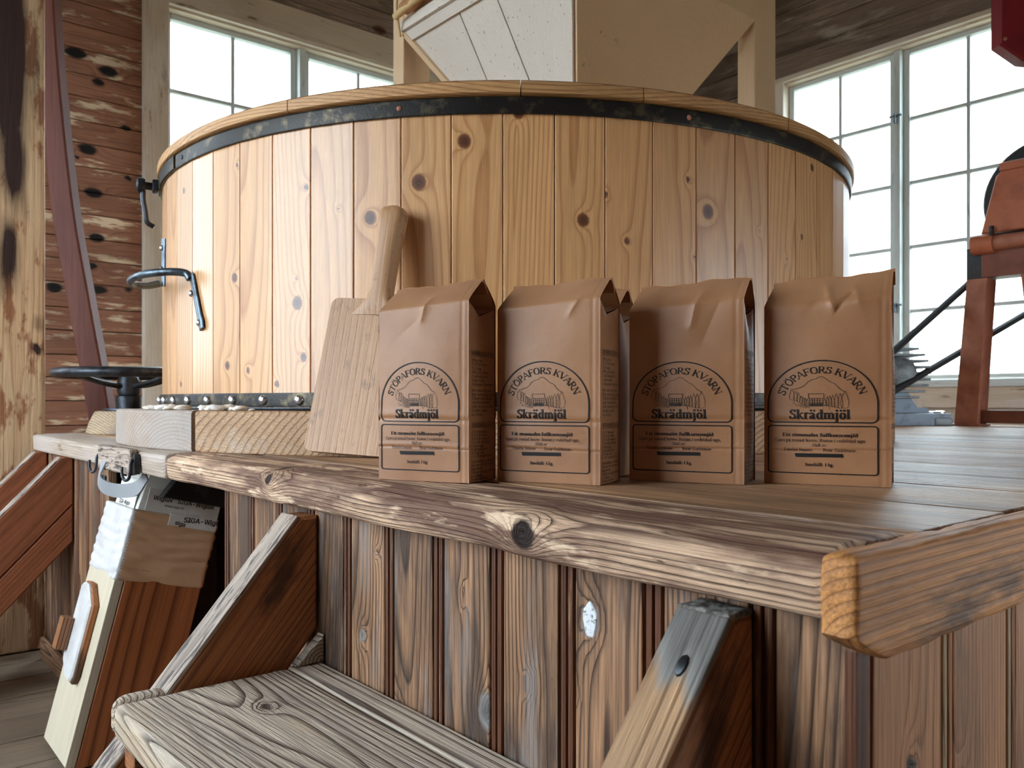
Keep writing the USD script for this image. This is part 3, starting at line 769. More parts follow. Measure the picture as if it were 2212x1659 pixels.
# screw clamp where the hoop's ends meet
B0 = on_vat(164.5, 1.156, .838)
clamp = put(vat, 'hoop_clamp', cat([rbox((-.014, -.012, -.002), (.014, .014, .012), .003), tube([(0, 0, .008), (.0, .001, .03)], .0085, 12)]), 'iron_dark', M=B0)
put(clamp, 'clamp_nut', lathe([(0, 0), (.016, 0), (.017, .004), (.017, .014), (.013, .018), (0, .018)], 8), 'iron_dark', M=B0 @ trimesh.transformations.translation_matrix([0, .001, .026]))
put(clamp, 'clamp_hook', tube(spline([(0, -.004, .03), (.001, -.03, .03), (.001, -.055, .026), (.0, -.078, .022), (0, -.088, .008)], 8), [.0055] * 33, 8), 'iron_dark', M=B0)
bh = ring_part('bottom_hoop', 'iron_hoop', [(.829, .677), (.834, .6765), (.835, .679), (.835, .698), (.834, .7005), (.829, .70)], 0, 360, 160)
ring_part('hoop_flange', 'iron_dark', [(.83, .6708), (.842, .6708), (.843, .673), (.842, .6755), (.83, .6755)], 0, 360, 120, parent=bh)
for th in np.arange(166, 270, 5.6):
    put(bh, 'bolt_head', dome(.0095, .007, 14), 'bolt_steel', M=on_vat(th + .25, .688, .8348))
# bent iron carrying handle with two straps
hd = put(vat, 'iron_handle', tube(spline([on_vat(183.9, .921, .836)[:3, 3], on_vat(183.3, .932, .842)[:3, 3], on_vat(182.0, .934, .868)[:3, 3], on_vat(178.8, .932, .897)[:3, 3], on_vat(175, .928, .906)[:3, 3], on_vat(171.6, .926, .895)[:3, 3], on_vat(170.0, .928, .865)[:3, 3], on_vat(169.4, .935, .841)[:3, 3]], 8), .0075, 12), 'iron_blue')
def strap(p0, p1, bolts):
    P = np.array([on_vat(a, zz, .8325)[:3, 3] for a, zz in zip(np.linspace(p0[0], p1[0], 9), np.linspace(p0[1], p1[1], 9))])
    put(hd, 'strap', tube(P, [.009] * 7 + [.0115, .009], 12, .45), 'iron_blue')
    for th, zz in bolts:
        put(hd, 'bolt_head', dome(.0068, .0055, 12), 'bolt_steel', M=on_vat(th, zz, .8355))
strap((183.9, .928), (186.9, .822), [(184.35, .892), (186.55, .834)])
strap((169.4, .93), (169.8, 1.03), [(169.6, .965), (169.75, 1.01)])

cr = []
for i in range(46):
    th = (RNG.choice([RNG.normal(184, 3.0), RNG.normal(196.5, 2.2)]))
    r = .868 + .035 * RNG.random()
    s = .0035 + .008 * RNG.random() ** 2
    m = trimesh.creation.icosphere(1, s)
    m.vertices = m.vertices * (1 + .5 * (RNG.random((len(m.vertices), 1)) - .5)) * [1.5, 1.2, .6]
    m.apply_translation([VC[0] + r * math.cos(math.radians(th)), VC[1] + r * math.sin(math.radians(th)), ZT + .070 + s * .4])
    cr.append(m)
tag(put(None, 'flour_lumps', cat(cr), 'flour', smooth=True), 'pale lumps of flour paste lying on the timber base ring', 'flour', kind='stuff')

# ------------------------------------------------------------------ hopper on the vat
hp = thing('grain_hopper', 'white and cream painted wooden grain hopper standing on posts above the vat', 'hopper')
HX, HY, HA, HZ = 1.542, 1.578, .327, 1.675
zb = 1.29
def sl(z):
    return HA - .6 * (HZ - z)
nA = np.array([-1, 0, -.6]) / math.hypot(1, .6)
nB = np.array([0, -1, -.6]) / math.hypot(1, .6)
def slab(P, n, t):
    P = np.asarray(P, float)
    return hull(np.vstack([P, P - n * t]))
def face_board(parent, name, q0, q1, side, m, t=.018, out=0.0, ztop=None, zbot=None):
    """Board on a sloping side between across-positions q0 and q1 (metres from the hopper's axis)."""
    zt, zq = ztop or HZ, zbot or zb
    st_, sb_ = sl(zt), sl(zq)
    n = {'x-': nA, 'y-': nB, 'x+': nA * [-1, 1, 1], 'y+': nB * [1, -1, 1]}[side]
    def pt(q, s_, z):
        q = float(np.clip(q, -s_, s_))
        return {'x-': (HX - s_, HY + q, z), 'y-': (HX + q, HY - s_, z), 'x+': (HX + s_, HY + q, z), 'y+': (HX + q, HY + s_, z)}[side]
    zs = np.linspace(zt, zq, 9)
    L_ = [pt(q0, sl(z), z) for z in zs]
    R_ = [pt(q1, sl(z), z) for z in zs]
    P = np.array(L_ + R_) + n * out
    put(parent, name, slab(P, n, t), m, 2, 20)
g = .0019
for q0, q1 in ((.094, .327), (-.045, .094), (-.327, -.045)):
    face_board(hp, 'front_board', q0 + g, q1 - g, 'x-', 'hopper_paint')
face_board(hp, 'side_panel', -.327, .327, 'y-', 'hopper_cream', .012)
face_board(hp, 'side_panel', -.327, .327, 'x+', 'hopper_paint', .012)
face_board(hp, 'side_panel', -.327, .327, 'y+', 'hopper_paint', .012)
# corner battens along the near arris
def corner_strip(dx, dy, w, m, side):
    P = []
    for z in (HZ + .0, zb):
        s_ = sl(z)
        c0 = np.array([HX - s_, HY - s_, z])
        P += [c0, c0 + np.array([dx, dy, 0]) * w]
    n = nA if side == 'x-' else nB
    put(hp, 'corner_batten', slab(np.array(P) + n * .009, n, .0085), m, 2, 20)
corner_strip(0, 1, .062, 'hopper_paint', 'x-')
corner_strip(1, 0, .045, 'hopper_cream', 'y-')
P = []
for z in (HZ, zb):
    s_ = sl(z)
    P += [(HX - s_, HY + s_, z), (HX - s_, HY + s_ - .018, z)]
put(hp, 'edge_batten', slab(np.array(P) + nA * .010, nA, .0095), 'hopper_cream', 2, 20)
put(hp, 'ledge_strip', slab(np.array([(HX - HA, HY - HA, HZ), (HX - HA, HY + HA, HZ), (HX - sl(HZ - .022), HY - HA, HZ - .022), (HX - sl(HZ - .022), HY + HA - .02, HZ - .022)]) + nA * .008, nA, .0078), 'hopper_paint', 1, 20)
# straight upper box
for (lo, hi, m) in (((HX - HA, HY - HA, HZ), (HX - HA + .02, HY + HA, 2.1), 'hopper_cream'), ((HX - HA + .021, HY - HA, HZ), (HX + HA, HY - HA + .02, 2.1), 'hopper_cream'), ((HX + HA - .02, HY - HA + .021, HZ), (HX + HA, HY + HA, 2.1), 'hopper_cream'), ((HX - HA + .021, HY + HA - .02, HZ), (HX + HA - .021, HY + HA, 2.1), 'hopper_cream')):
    put(hp, 'box_board', rbox(lo, hi, .002), m, 1)
put(hp, 'ledge', rbox((HX - HA - .012, HY - HA, HZ + .001), (HX - HA - .0005, HY + HA, HZ + .03), .003), 'hopper_paint', 1)
for lo, hi in (((HX - HA + .0, HY + HA + .003, 1.198), (HX - HA + .088, HY + HA + .055, 2.1)), ((HX + HA + .004, HY - HA + .005, 1.198), (HX + HA + .102, HY - HA + .058, 2.1)), ((HX + HA + .004, HY + HA - .04, 1.198), (HX + HA + .07, HY + HA + .03, 2.1))):
    put(hp, 'post', rbox(lo, hi, .004, (.02, .02, .06)), 'hopper_cream', 2)
rest = thing('cloth_roll', 'brown cloth rolled up on the upper left ledge of the hopper', 'cloth')
cp = spline([(HX - HA - .028, 1.86, 1.716), (HX - HA - .03, 1.80, 1.722), (HX - HA - .028, 1.73, 1.728), (HX - HA - .03, 1.66, 1.726)], 8)
cm_ = tube(cp, .016 * (1 + .25 * np.sin(np.linspace(0, 9, len(cp)))), 14)
put(rest, 'roll', rough_up(cm_, .004, 60, 4), 'cloth', smooth=True)
put(rest, 'fringe', rough_up(tube(cp + [-.008, .03, -.012], .009, 10), .004, 90, 7), 'cord_fibre', smooth=True)
cd = put(None, 'cord', tube(spline([(HX - HA - .014, 1.90, 1.66), (HX - HA - .03, 1.888, 1.70), (HX - HA - .05, 1.86, 1.735), (HX - HA - .045, 1.83, 1.79), (HX - HA - .03, 1.81, 1.86), (HX - HA - .02, 1.80, 1.95)], 8), .0035, 8), 'cord_fibre', smooth=True)
tag(cd, 'pale cord hanging beside the cloth roll on the hopper', 'cord')

# ------------------------------------------------------------------ wooden peel leaning on the vat
pe = thing('flour_peel', 'flat wooden flour peel leaning against the vat', 'peel')
o = EYE + 1.262 * (FWD + RGT * (768 - 1106) / 1800) - UP * .0845
tp = EYE + 1.340 * (FWD + RGT * (850 - 1106) / 1800) + UP * .309
zx = (tp - o) / np.linalg.norm(tp - o)
xx = RGT * .961 - FWD * .277
xx = xx - zx * (xx @ zx)
xx /= np.linalg.norm(xx)
yx = np.cross(zx, xx)
MP = frame(o, xx, yx, zx)
def rr_outline(pts, r):
    return Polygon(pts).buffer(-r).buffer(r, quad_segs=4)
bl = rr_outline([(-.090, .004), (.090, .004), (.082, .252), (-.082, .252)], .012)
A = np.array(bl.exterior.coords)
blade = hull(np.vstack([np.c_[A[:, 0], np.full(len(A), yv), A[:, 1]] * [s_, 1, 1] + [0, 0, (1 - s2) * .1] * np.array([1, 1, 1]) for yv, s_, s2 in ((-.004, .985, 1), (-.001, 1, 1), (.006, 1, 1), (.009, .985, 1))]))
put(pe, 'blade', blade, 'peel_wood', 2, 25, M=MP)
hr = []
for (zz, w, d, cy) in ((.225, .050, .006, 0), (.24, .034, .010, .0), (.252, .022, .014, .002), (.268, .0185, .016, .004), (.30, .0185, .017, .004), (.34, .0195, .018, .004), (.375, .022, .019, .004), (.394, .0235, .019, .004), (.404, .019, .016, .004), (.409, .010, .009, .004)):
    a = np.linspace(0, 2 * np.pi, 20, endpoint=False)
    hr.append(np.c_[w * np.sign(np.cos(a)) * np.abs(np.cos(a)) ** .7, cy + d * np.sign(np.sin(a)) * np.abs(np.sin(a)) ** .7, np.full(20, zz)])
put(pe, 'handle', loft(hr), 'peel_wood', 2, 50, M=MP)

# ------------------------------------------------------------------ lettering: a small roman face drawn with a broad nib
GL = {
'A': '64;t .04 0 .32 .66;n .33 .63 .57 .02;t .13 .23 .47 .23;f .05 .015 .1;f .57 .015 .11', 'B': '58;v .13 0 .66 3;s .13 .64 .32 .64 .42 .58 .43 .5 .4 .4 .3 .345 .14 .345;s .3 .345 .45 .3 .5 .18 .45 .06 .33 .015 .13 .015',
'C': '61;s .54 .52 .48 .61 .36 .64 .2 .59 .1 .46 .09 .32 .12 .15 .22 .04 .35 .015 .48 .06 .55 .16;t .55 .66 .55 .47', 'E': '56;v .13 0 .66 3;t .12 .645 .5 .645 .5 .5;t .12 .345 .38 .345;t .38 .42 .38 .27;t .12 .015 .5 .015 .54 .17',
'F': '53;v .13 0 .66 3;t .12 .645 .5 .645 .5 .5;t .12 .335 .37 .335;t .37 .41 .37 .26', 'G': '66;s .54 .52 .48 .61 .36 .64 .2 .59 .1 .46 .09 .32 .12 .15 .22 .04 .35 .015 .48 .05 .55 .1;t .55 .66 .55 .47;v .54 .04 .28 2',
'H': '68;v .13 0 .66 3;v .55 0 .66 3;t .13 .34 .55 .34', 'I': '31;v .155 0 .66 3', 'J': '38;v .22 .12 .66 2;s .22 .14 .19 .03 .12 .01 .05 .06', 'K': '64;v .13 0 .66 3;t .16 .27 .52 .645;n .28 .38 .55 .03;f .53 .645 .09;f .57 .015 .1',
'L': '52;v .13 0 .66 3;t .12 .015 .46 .015 .5 .17', 'M': '80;t .11 0 .11 .64;n .13 .62 .4 .04;t .4 .03 .67 .64;v .67 0 .66 3;f .11 .015 .09;f .09 .645 .07', 'N': '68;t .11 0 .11 .64;n .12 .62 .55 .03;t .56 0 .56 .66;f .11 .015 .1;f .08 .645 .08;f .56 .645 .1',
'O': '66;s .33 .64 .2 .61 .1 .48 .085 .33 .1 .18 .2 .05 .33 .015 .46 .05 .56 .18 .575 .33 .56 .48 .46 .61 .33 .64', 'P': '54;v .13 0 .66 3;s .13 .64 .32 .64 .44 .59 .46 .47 .42 .36 .32 .31 .14 .31', 'R': '62;v .13 0 .66 3;s .13 .64 .32 .64 .43 .59 .45 .48 .41 .37 .3 .33 .14 .33;n .29 .31 .53 .03;f .56 .015 .08',
'S': '49;s .4 .53 .35 .61 .24 .64 .13 .59 .09 .5 .15 .41 .26 .35 .38 .27 .4 .17 .36 .06 .23 .015 .1 .06 .06 .16;t .415 .66 .415 .48;t .05 0 .05 .19', 'T': '58;v .29 0 .66 1;t .04 .5 .04 .645 .54 .645 .54 .5', 'V': '64;n .06 .63 .32 .03;t .32 .01 .57 .645;f .06 .645 .1;f .57 .645 .09', 'D': '66;v .13 0 .66 3;s .13 .64 .35 .63 .5 .54 .56 .33 .5 .12 .35 .03 .13 .015',
'a': '45;s .09 .36 .14 .42 .23 .43 .3 .38 .31 .27;n .31 .38 .31 .05;s .31 .26 .18 .22 .08 .12 .13 .03 .22 .03 .31 .1;t .31 .05 .38 .01 .43 .05', 'b': '50;v .12 0 .68 4;s .12 .36 .22 .43 .35 .38 .41 .23 .35 .05 .22 .02 .12 .07', 'c': '42;s .36 .35 .31 .42 .22 .43 .12 .36 .085 .22 .13 .07 .24 .02 .33 .05 .38 .12',
'd': '51;v .38 0 .68 4;s .38 .37 .28 .43 .15 .38 .09 .22 .15 .05 .26 .02 .38 .08;f .43 .015 .05', 'e': '44;t .09 .25 .37 .25;s .36 .26 .33 .38 .23 .43 .13 .37 .085 .23 .13 .08 .24 .02 .33 .05 .38 .12', 'f': '31;v .13 0 .5 1;s .13 .48 .16 .62 .25 .67 .32 .62;t .03 .435 .27 .435',
'g': '48;s .21 .43 .11 .38 .09 .29 .12 .19 .21 .15 .3 .19 .33 .29 .3 .38 .21 .43;s .14 .16 .1 .1 .18 .05 .36 .02 .4 -.07 .34 -.17 .2 -.2 .08 -.16 .07 -.07 .14 .0;t .32 .4 .43 .43', 'h': '52;v .12 0 .68 5;s .12 .34 .22 .42 .32 .42 .38 .34;v .385 0 .36 1', 'i': '27;v .13 0 .45 5;d .13 .6', 'j': '27;v .13 -.1 .45 4;s .13 -.08 .1 -.18 .02 -.2;d .13 .6',
'k': '51;v .12 0 .68 5;t .14 .2 .38 .43;n .22 .26 .41 .03;f .38 .435 .08;f .44 .015 .07', 'l': '27;v .13 0 .68 5', 'm': '77;v .12 0 .45 5;s .12 .34 .22 .42 .31 .42 .38 .34;v .38 0 .36 1;s .38 .34 .48 .42 .57 .42 .64 .34;v .64 0 .36 1', 'n': '52;v .12 0 .45 5;s .12 .34 .22 .42 .32 .42 .38 .34;v .385 0 .36 1',
'o': '48;s .24 .43 .13 .38 .085 .22 .13 .06 .24 .02 .35 .06 .395 .22 .35 .38 .24 .43', 'p': '50;v .12 -.2 .45 5;s .12 .36 .22 .43 .35 .38 .41 .23 .35 .05 .22 .02 .12 .07', 'r': '37;v .12 0 .45 5;s .12 .32 .19 .41 .27 .43 .33 .39', 's': '37;s .3 .35 .25 .42 .16 .43 .09 .36 .13 .27 .24 .2 .3 .12 .26 .04 .15 .02 .06 .1', 't': '30;v .13 .08 .52 0;s .13 .1 .16 .03 .23 .02 .29 .07;t .03 .435 .27 .435',
'u': '52;v .12 .1 .45 4;s .12 .12 .17 .03 .27 .03 .38 .1;v .38 0 .45 4;f .43 .015 .05', 'v': '47;n .07 .42 .23 .03;t .23 .01 .4 .435;f .06 .435 .08;f .4 .435 .07', 'x': '48;n .08 .42 .38 .03;t .07 .015 .38 .435',
'0': '48;s .24 .64 .13 .56 .09 .33 .13 .1 .24 .015 .35 .1 .39 .33 .35 .56 .24 .64', '1': '44;v .23 0 .66 1;t .23 .65 .1 .57', '2': '48;s .08 .5 .14 .61 .25 .64 .36 .57 .37 .46 .3 .3 .08 .03;n .08 .03 .4 .03', '3': '48;s .1 .55 .18 .63 .3 .62 .35 .5 .28 .39 .2 .36 .33 .32 .37 .18 .3 .05 .16 .015 .07 .06', '4': '48;v .31 0 .66 0;t .31 .65 .05 .2 .42 .2', '5': '48;t .36 .645 .16 .645 .12 .37;s .12 .37 .28 .38 .37 .26 .35 .1 .24 .015 .08 .05',
'/': '30;t .03 -.02 .26 .68', '.': '24;d .11 .04', ',': '24;d .11 .04;t .12 .03 .08 -.1', ':': '26;d .12 .05;d .12 .38', '-': '32;n .05 .22 .26 .22', ' ': '25'}
_gl = {}
def glyph(ch, W):
    if (ch, W) in _gl:
        return _gl[ch, W]
    base, mark = {'Å': ('A', 'r'), 'Ä': ('A', 'u'), 'Ö': ('O', 'u'), 'å': ('a', 'r'), 'ä': ('a', 'u'), 'ö': ('o', 'u')}.get(ch, (ch, ''))
    T = .04 + .18 * max(W - .09, 0)
    spec = GL[base].split(';')
    adv = float(spec[0]) / 100
    parts = []
    a = np.linspace(0, 2 * np.pi, 10, endpoint=False)
    nib = np.c_[W / 2 * np.cos(a), T / 2 * np.sin(a) * 1.3]
    def stroke(P):
        for p, q in zip(P[:-1], P[1:]):
            parts.append(MultiPoint(np.vstack([nib + p, nib + q])).convex_hull)
    for tok in spec[1:]:
        k, *num = tok.split()
        x = [float(q) for q in num]
        if k == 'v':
            parts.append(box(x[0] - W / 2, x[1], x[0] + W / 2, x[2]))
            fl = int(x[3])
            if fl & 1:
                parts.append(box(x[0] - W / 2 - .06, x[1], x[0] + W / 2 + .06, x[1] + T))
            if fl & 2:
                parts.append(box(x[0] - W / 2 - .06, x[2] - T, x[0] + W / 2 + .06, x[2]))
            if fl & 4:
                parts.append(Polygon([(x[0] - W / 2 - .07, x[2] - .04), (x[0], x[2]), (x[0], x[2] - .07), (x[0] - W / 2 - .07, x[2] - .04 - T * .7)]))
        elif k in 'ns':
            P = np.array(x).reshape(-1, 2)
            stroke(P if k == 'n' else spline(P, 4))
        elif k == 't':
            parts.append(LineString(np.array(x).reshape(-1, 2)).buffer(T / 2, cap_style=2, join_style=2))
        elif k == 'f':
            parts.append(box(x[0] - x[2], x[1] - T / 2, x[0] + x[2], x[1] + T / 2))
        elif k == 'd':
            parts.append(Point(x).buffer(max(W * .55, .05), quad_segs=3))
    if mark:
        top, cx_ = (.76, .325) if base in 'AO' else (.6, .23)
        if mark == 'u':
            parts += [Point(cx_ + q, top).buffer(max(W * .5, .045), quad_segs=3) for q in (-.11, .11)]
        else:
            parts.append(Point(cx_, top).buffer(.085, quad_segs=4).difference(Point(cx_, top).buffer(.05, quad_segs=4)))
    _gl[ch, W] = (adv, unary_union(parts).simplify(.006))
    return _gl[ch, W]

def line_text(txt, x, y, size, W=.085, width=None, align='l', italic=0):
    """Polygons of a line of type; size is the cap height; width squeezes the line to a given length."""
    s = size / .66
    adv = sum(glyph(c, W)[0] for c in txt) * s
    kx = (width / adv) if width else 1.0
    x0 = x - (adv * kx / 2 if align == 'c' else 0)
    out = []
    for c in txt:
        a, g_ = glyph(c, W)
        if not g_.is_empty:
            out.append(affinity.affine_transform(g_, [s * kx, s * kx * italic, 0, s, x0, y]))
        x0 += a * s * kx
    return out

def flat_mesh(polys, mapping, seg=.0035, simp=.00003):
    V, F_ = [], []
    n = 0
    cell = .0032
    pieces = []
    for p in polys:                                          # cut into small cells, so that the print follows the sheet
        p = p.simplify(simp)
        x0, y0, x1, y1 = p.bounds
        if max(x1 - x0, y1 - y0) < cell * 1.3:
            pieces.append(p)
            continue
        for i in range(int(x0 // cell), int(x1 // cell) + 1):
            for j in range(int(y0 // cell), int(y1 // cell) + 1):
                c = p.intersection(box(i * cell, j * cell, (i + 1) * cell, (j + 1) * cell))
                if not c.is_empty:
                    pieces.append(c)
    for p in pieces:
        for q in getattr(p, 'geoms', [p]):
            if q.is_empty or q.area < 1e-11 or q.geom_type != 'Polygon':
                continue
            q = q.segmentize(seg)
            if not q.is_valid:
                continue
            v, f = trimesh.creation.triangulate_polygon(q, engine='earcut')
            V.append(v)
            F_.append(f + n)
            n += len(v)
    v, f = np.vstack(V), np.vstack(F_)
    a, b, c = v[f[:, 0]], v[f[:, 1]], v[f[:, 2]]
    flip = ((b - a)[:, 0] * (c - a)[:, 1] - (b - a)[:, 1] * (c - a)[:, 0]) < 0
    f[flip] = f[flip][:, ::-1]
    return trimesh.Trimesh(mapping(v), f, process=False)

# the printed front, in metres from the bag's lower left corner
def rrect(x0, y0, x1, y1, r):
    return box(x0 + r, y0 + r, x1 - r, y1 - r).buffer(r, quad_segs=8)
K = .108 / .1190 * 1.0                                       # print scale
def front_print():
    cx, r = .0479, .0448
    cyc = .0822
    half = Point(cx, cyc).buffer(r, quad_segs=40)
    arch = unary_union([half.intersection(box(0, cyc, .2, .2)), rrect(cx - r, .0632, cx + r, cyc + .02, .0055).intersection(box(0, 0, .2, cyc))]).buffer(.0001)
    arch_b = arch.difference(arch.buffer(-.00115, quad_segs=12))
    bx = rrect(cx - r, .0110, cx + r, .0605, .0035)
    box_b = bx.difference(bx.buffer(-.0011))
    # lettering round the arch
    arc = []
    txt, W = 'STÖPAFORS KVARN', .095
    s = .0068 / .66
    adv = [glyph(c, W)[0] * (1.0 if c != ' ' else 1.1) for c in txt]
    rb = .0315
    tot, span = sum(adv), math.radians(146)
    ang = math.pi / 2 + span / 2 + math.radians(.5)
    for c, a in zip(txt, adv):
        da = a / tot * span
        th = ang - da / 2
        g_ = glyph(c, W)[1]
        if not g_.is_empty:
            g_ = affinity.translate(g_, -a / 2, 0)
            g_ = affinity.scale(g_, s * 1.02, s, origin=(0, 0))
            g_ = affinity.rotate(g_, math.degrees(th) - 90, origin=(0, 0))
            arc.append(affinity.translate(g_, cx + rb * math.cos(th), cyc + rb * math.sin(th)))
        ang -= da
    name = line_text('Skrädmjöl', .0462, .0672, .0094, .145, .0495, 'c')
    small = line_text('Ett stenmalet fullkornsmjöl', .0462, .0492, .0035, .14, .061, 'c')
    small += line_text('Gjort på rostad havre. Rostat i vedeldad ugn.', .0462, .0438, .0032, .095, .0745, 'c')
    small += line_text('Malt av:', .0462, .0391, .0032, .09, .0128, 'c', .28)
    small += line_text('Emelie Jensen', .0168, .0342, .0031, .095, .0235)
    small += line_text('Roar Guldstein', .0490, .0342, .0031, .095, .0258)
    small += line_text('Innehåll: 1 kg.', .0462, .0190, .0033, .13, .0236, 'c')
    bar = [Polygon([(.0262, .0314), (.0646, .0318), (.0649, .0288), (.0270, .0282)]).buffer(.0003)]
    # landscape: (pixel x, pixel y) sketch, scaled
    def P(pts):
        return [((x - 632) * .0000855 + cx, .1253 - (y - 140) * .0000855) for x, y in pts]
    L_ = []
    def ln(pts, w=.00034, sm=True):
        q = P(pts)
        L_.append(LineString(spline(q, 5) if sm and len(q) > 2 else q).buffer(w / 2, cap_style=1, quad_segs=2))
    ln([(365, 465), (400, 455), (440, 440), (470, 420), (500, 380), (535, 355), (575, 345), (605, 322), (640, 318), (665, 335), (690, 358), (720, 385), (755, 400), (785, 440), (815, 475), (850, 495)])
    def tree(x, top, bot, w):
        h = bot - top
        ln([(x - .5 * w, bot), (x - .9 * w, bot - .15 * h), (x - w, bot - .4 * h), (x - .7 * w, bot - .6 * h), (x - .6 * w, bot - .75 * h), (x - .25 * w, top + .12 * h), (x, top), (x + .3 * w, top + .15 * h), (x + .6 * w, bot - .72 * h), (x + .75 * w, bot - .55 * h), (x + w, bot - .38 * h), (x + .9 * w, bot - .12 * h), (x + .5 * w, bot)], .0003)
    for x, t_, b_, w in ((350, 462, 588, 26), (385, 490, 602, 20), (412, 505, 615, 18), (438, 545, 630, 16), (460, 560, 642, 14), (480, 572, 650, 13), (498, 580, 660, 12), (665, 580, 655, 13), (688, 560, 660, 15), (712, 548, 668, 17), (738, 540, 676, 18), (772, 520, 682, 22), (806, 518, 686, 24), (850, 490, 690, 38)):
        tree(x, t_, b_, w)
    ln([(508, 520), (655, 520), (655, 575), (512, 575), (508, 520)], .0004, False)
    ln([(520, 575), (520, 668), (642, 665), (642, 575)], .0004, False)
    for xx_ in (545, 568, 592, 616):
        ln([(xx_, 578), (xx_, 632)], .00045, False)
    for yy_ in (600, 628):
        ln([(522, yy_), (640, yy_)], .0003, False)
    L_.append(Polygon(P([(524, 636), (638, 634), (638, 660), (524, 662)])).difference(unary_union([Polygon(P([(a, 640), (a + 9, 640), (a + 9, 652), (a, 652)])) for a in range(532, 630, 20)])))
    ln([(340, 592), (400, 612), (460, 648), (520, 668)], .0003)
    ln([(642, 660), (680, 662), (705, 680), (708, 708)], .0003)
    ln([(660, 655), (720, 665), (790, 688), (870, 690)], .0003)
    rg = np.random.default_rng(3)
    for q in range(60):
        x = 350 + 170 * rg.random()
        y = 600 + (x - 340) * .42 + 60 * rg.random() * (1 - (x - 350) / 260)
        ln([(x, y), (x + 9, y + 4)], .0002, False)
    return {'arch_border': [arch_b], 'text_box_border': [box_b], 'arch_lettering': arc, 'product_lettering': name, 'small_lettering': small, 'black_bar': bar, 'landscape_emblem': [unary_union(L_)]}
FRONT = front_print()
def side_print():
    T1 = ['200 g smör', '2 1/2 dl socker', '3 st ägg', '200 g skrädmjöl', '1 tsk bakpulver', '1 msk mjölk', '3 droppar bittermandel', '', 'Rör smör och socker', 'Rör ner ett ägg i taget', 'Tillsätt skrädmjölet', 'och bittermandel.', 'Häll smeten i en form', 'Grädda i ugnen', 'ca 50 min.']
    T2 = ['2 1/2 dl mjölk', '2 1/2 dl vatten', '1 3/4 dl vetemjöl', '1 3/4 dl skrädmjöl', '1 stort ägg', '1 tsk bakpulver', '1/2 tsk salt', '1-1 1/2 dl smält smör', '', 'Häll hälften av vätskan', 'rör ner till slät smet', 'bakpulvret.', 'Tillsätt salt, ägg, resten', 'av vätskan.', 'Grädda våfflorna']
    out = line_text('MÅRBACKAKAKA', .006, .1335, .0046, .115, .05)
    y = .1268
    for t in T1:
        if t:
            out += line_text(t, .006, y, .0030, .1, min(.050, .00215 * len(t)))
        y -= .0042 if t else .0022
    out.append(box(.006, .1322, .056, .1326))
    out += line_text('SKRÄDMJÖLSVÅFFLOR', .006, .0585, .0042, .115, .05)
    out.append(box(.006, .0573, .056, .0577))
    y = .0518
    for t in T2:
        if t:
            out += line_text(t, .006, y, .0028, .1, min(.050, .00215 * len(t)))
        y -= .0037 if t else .0018
    for t in ('Bjud gärna hjortron', 'till.'):
        out += line_text(t, .005, y, .0028, .115, min(.050, .00215 * len(t)), 'l', .25)
        y -= .0036
    return out
SIDE = side_print()

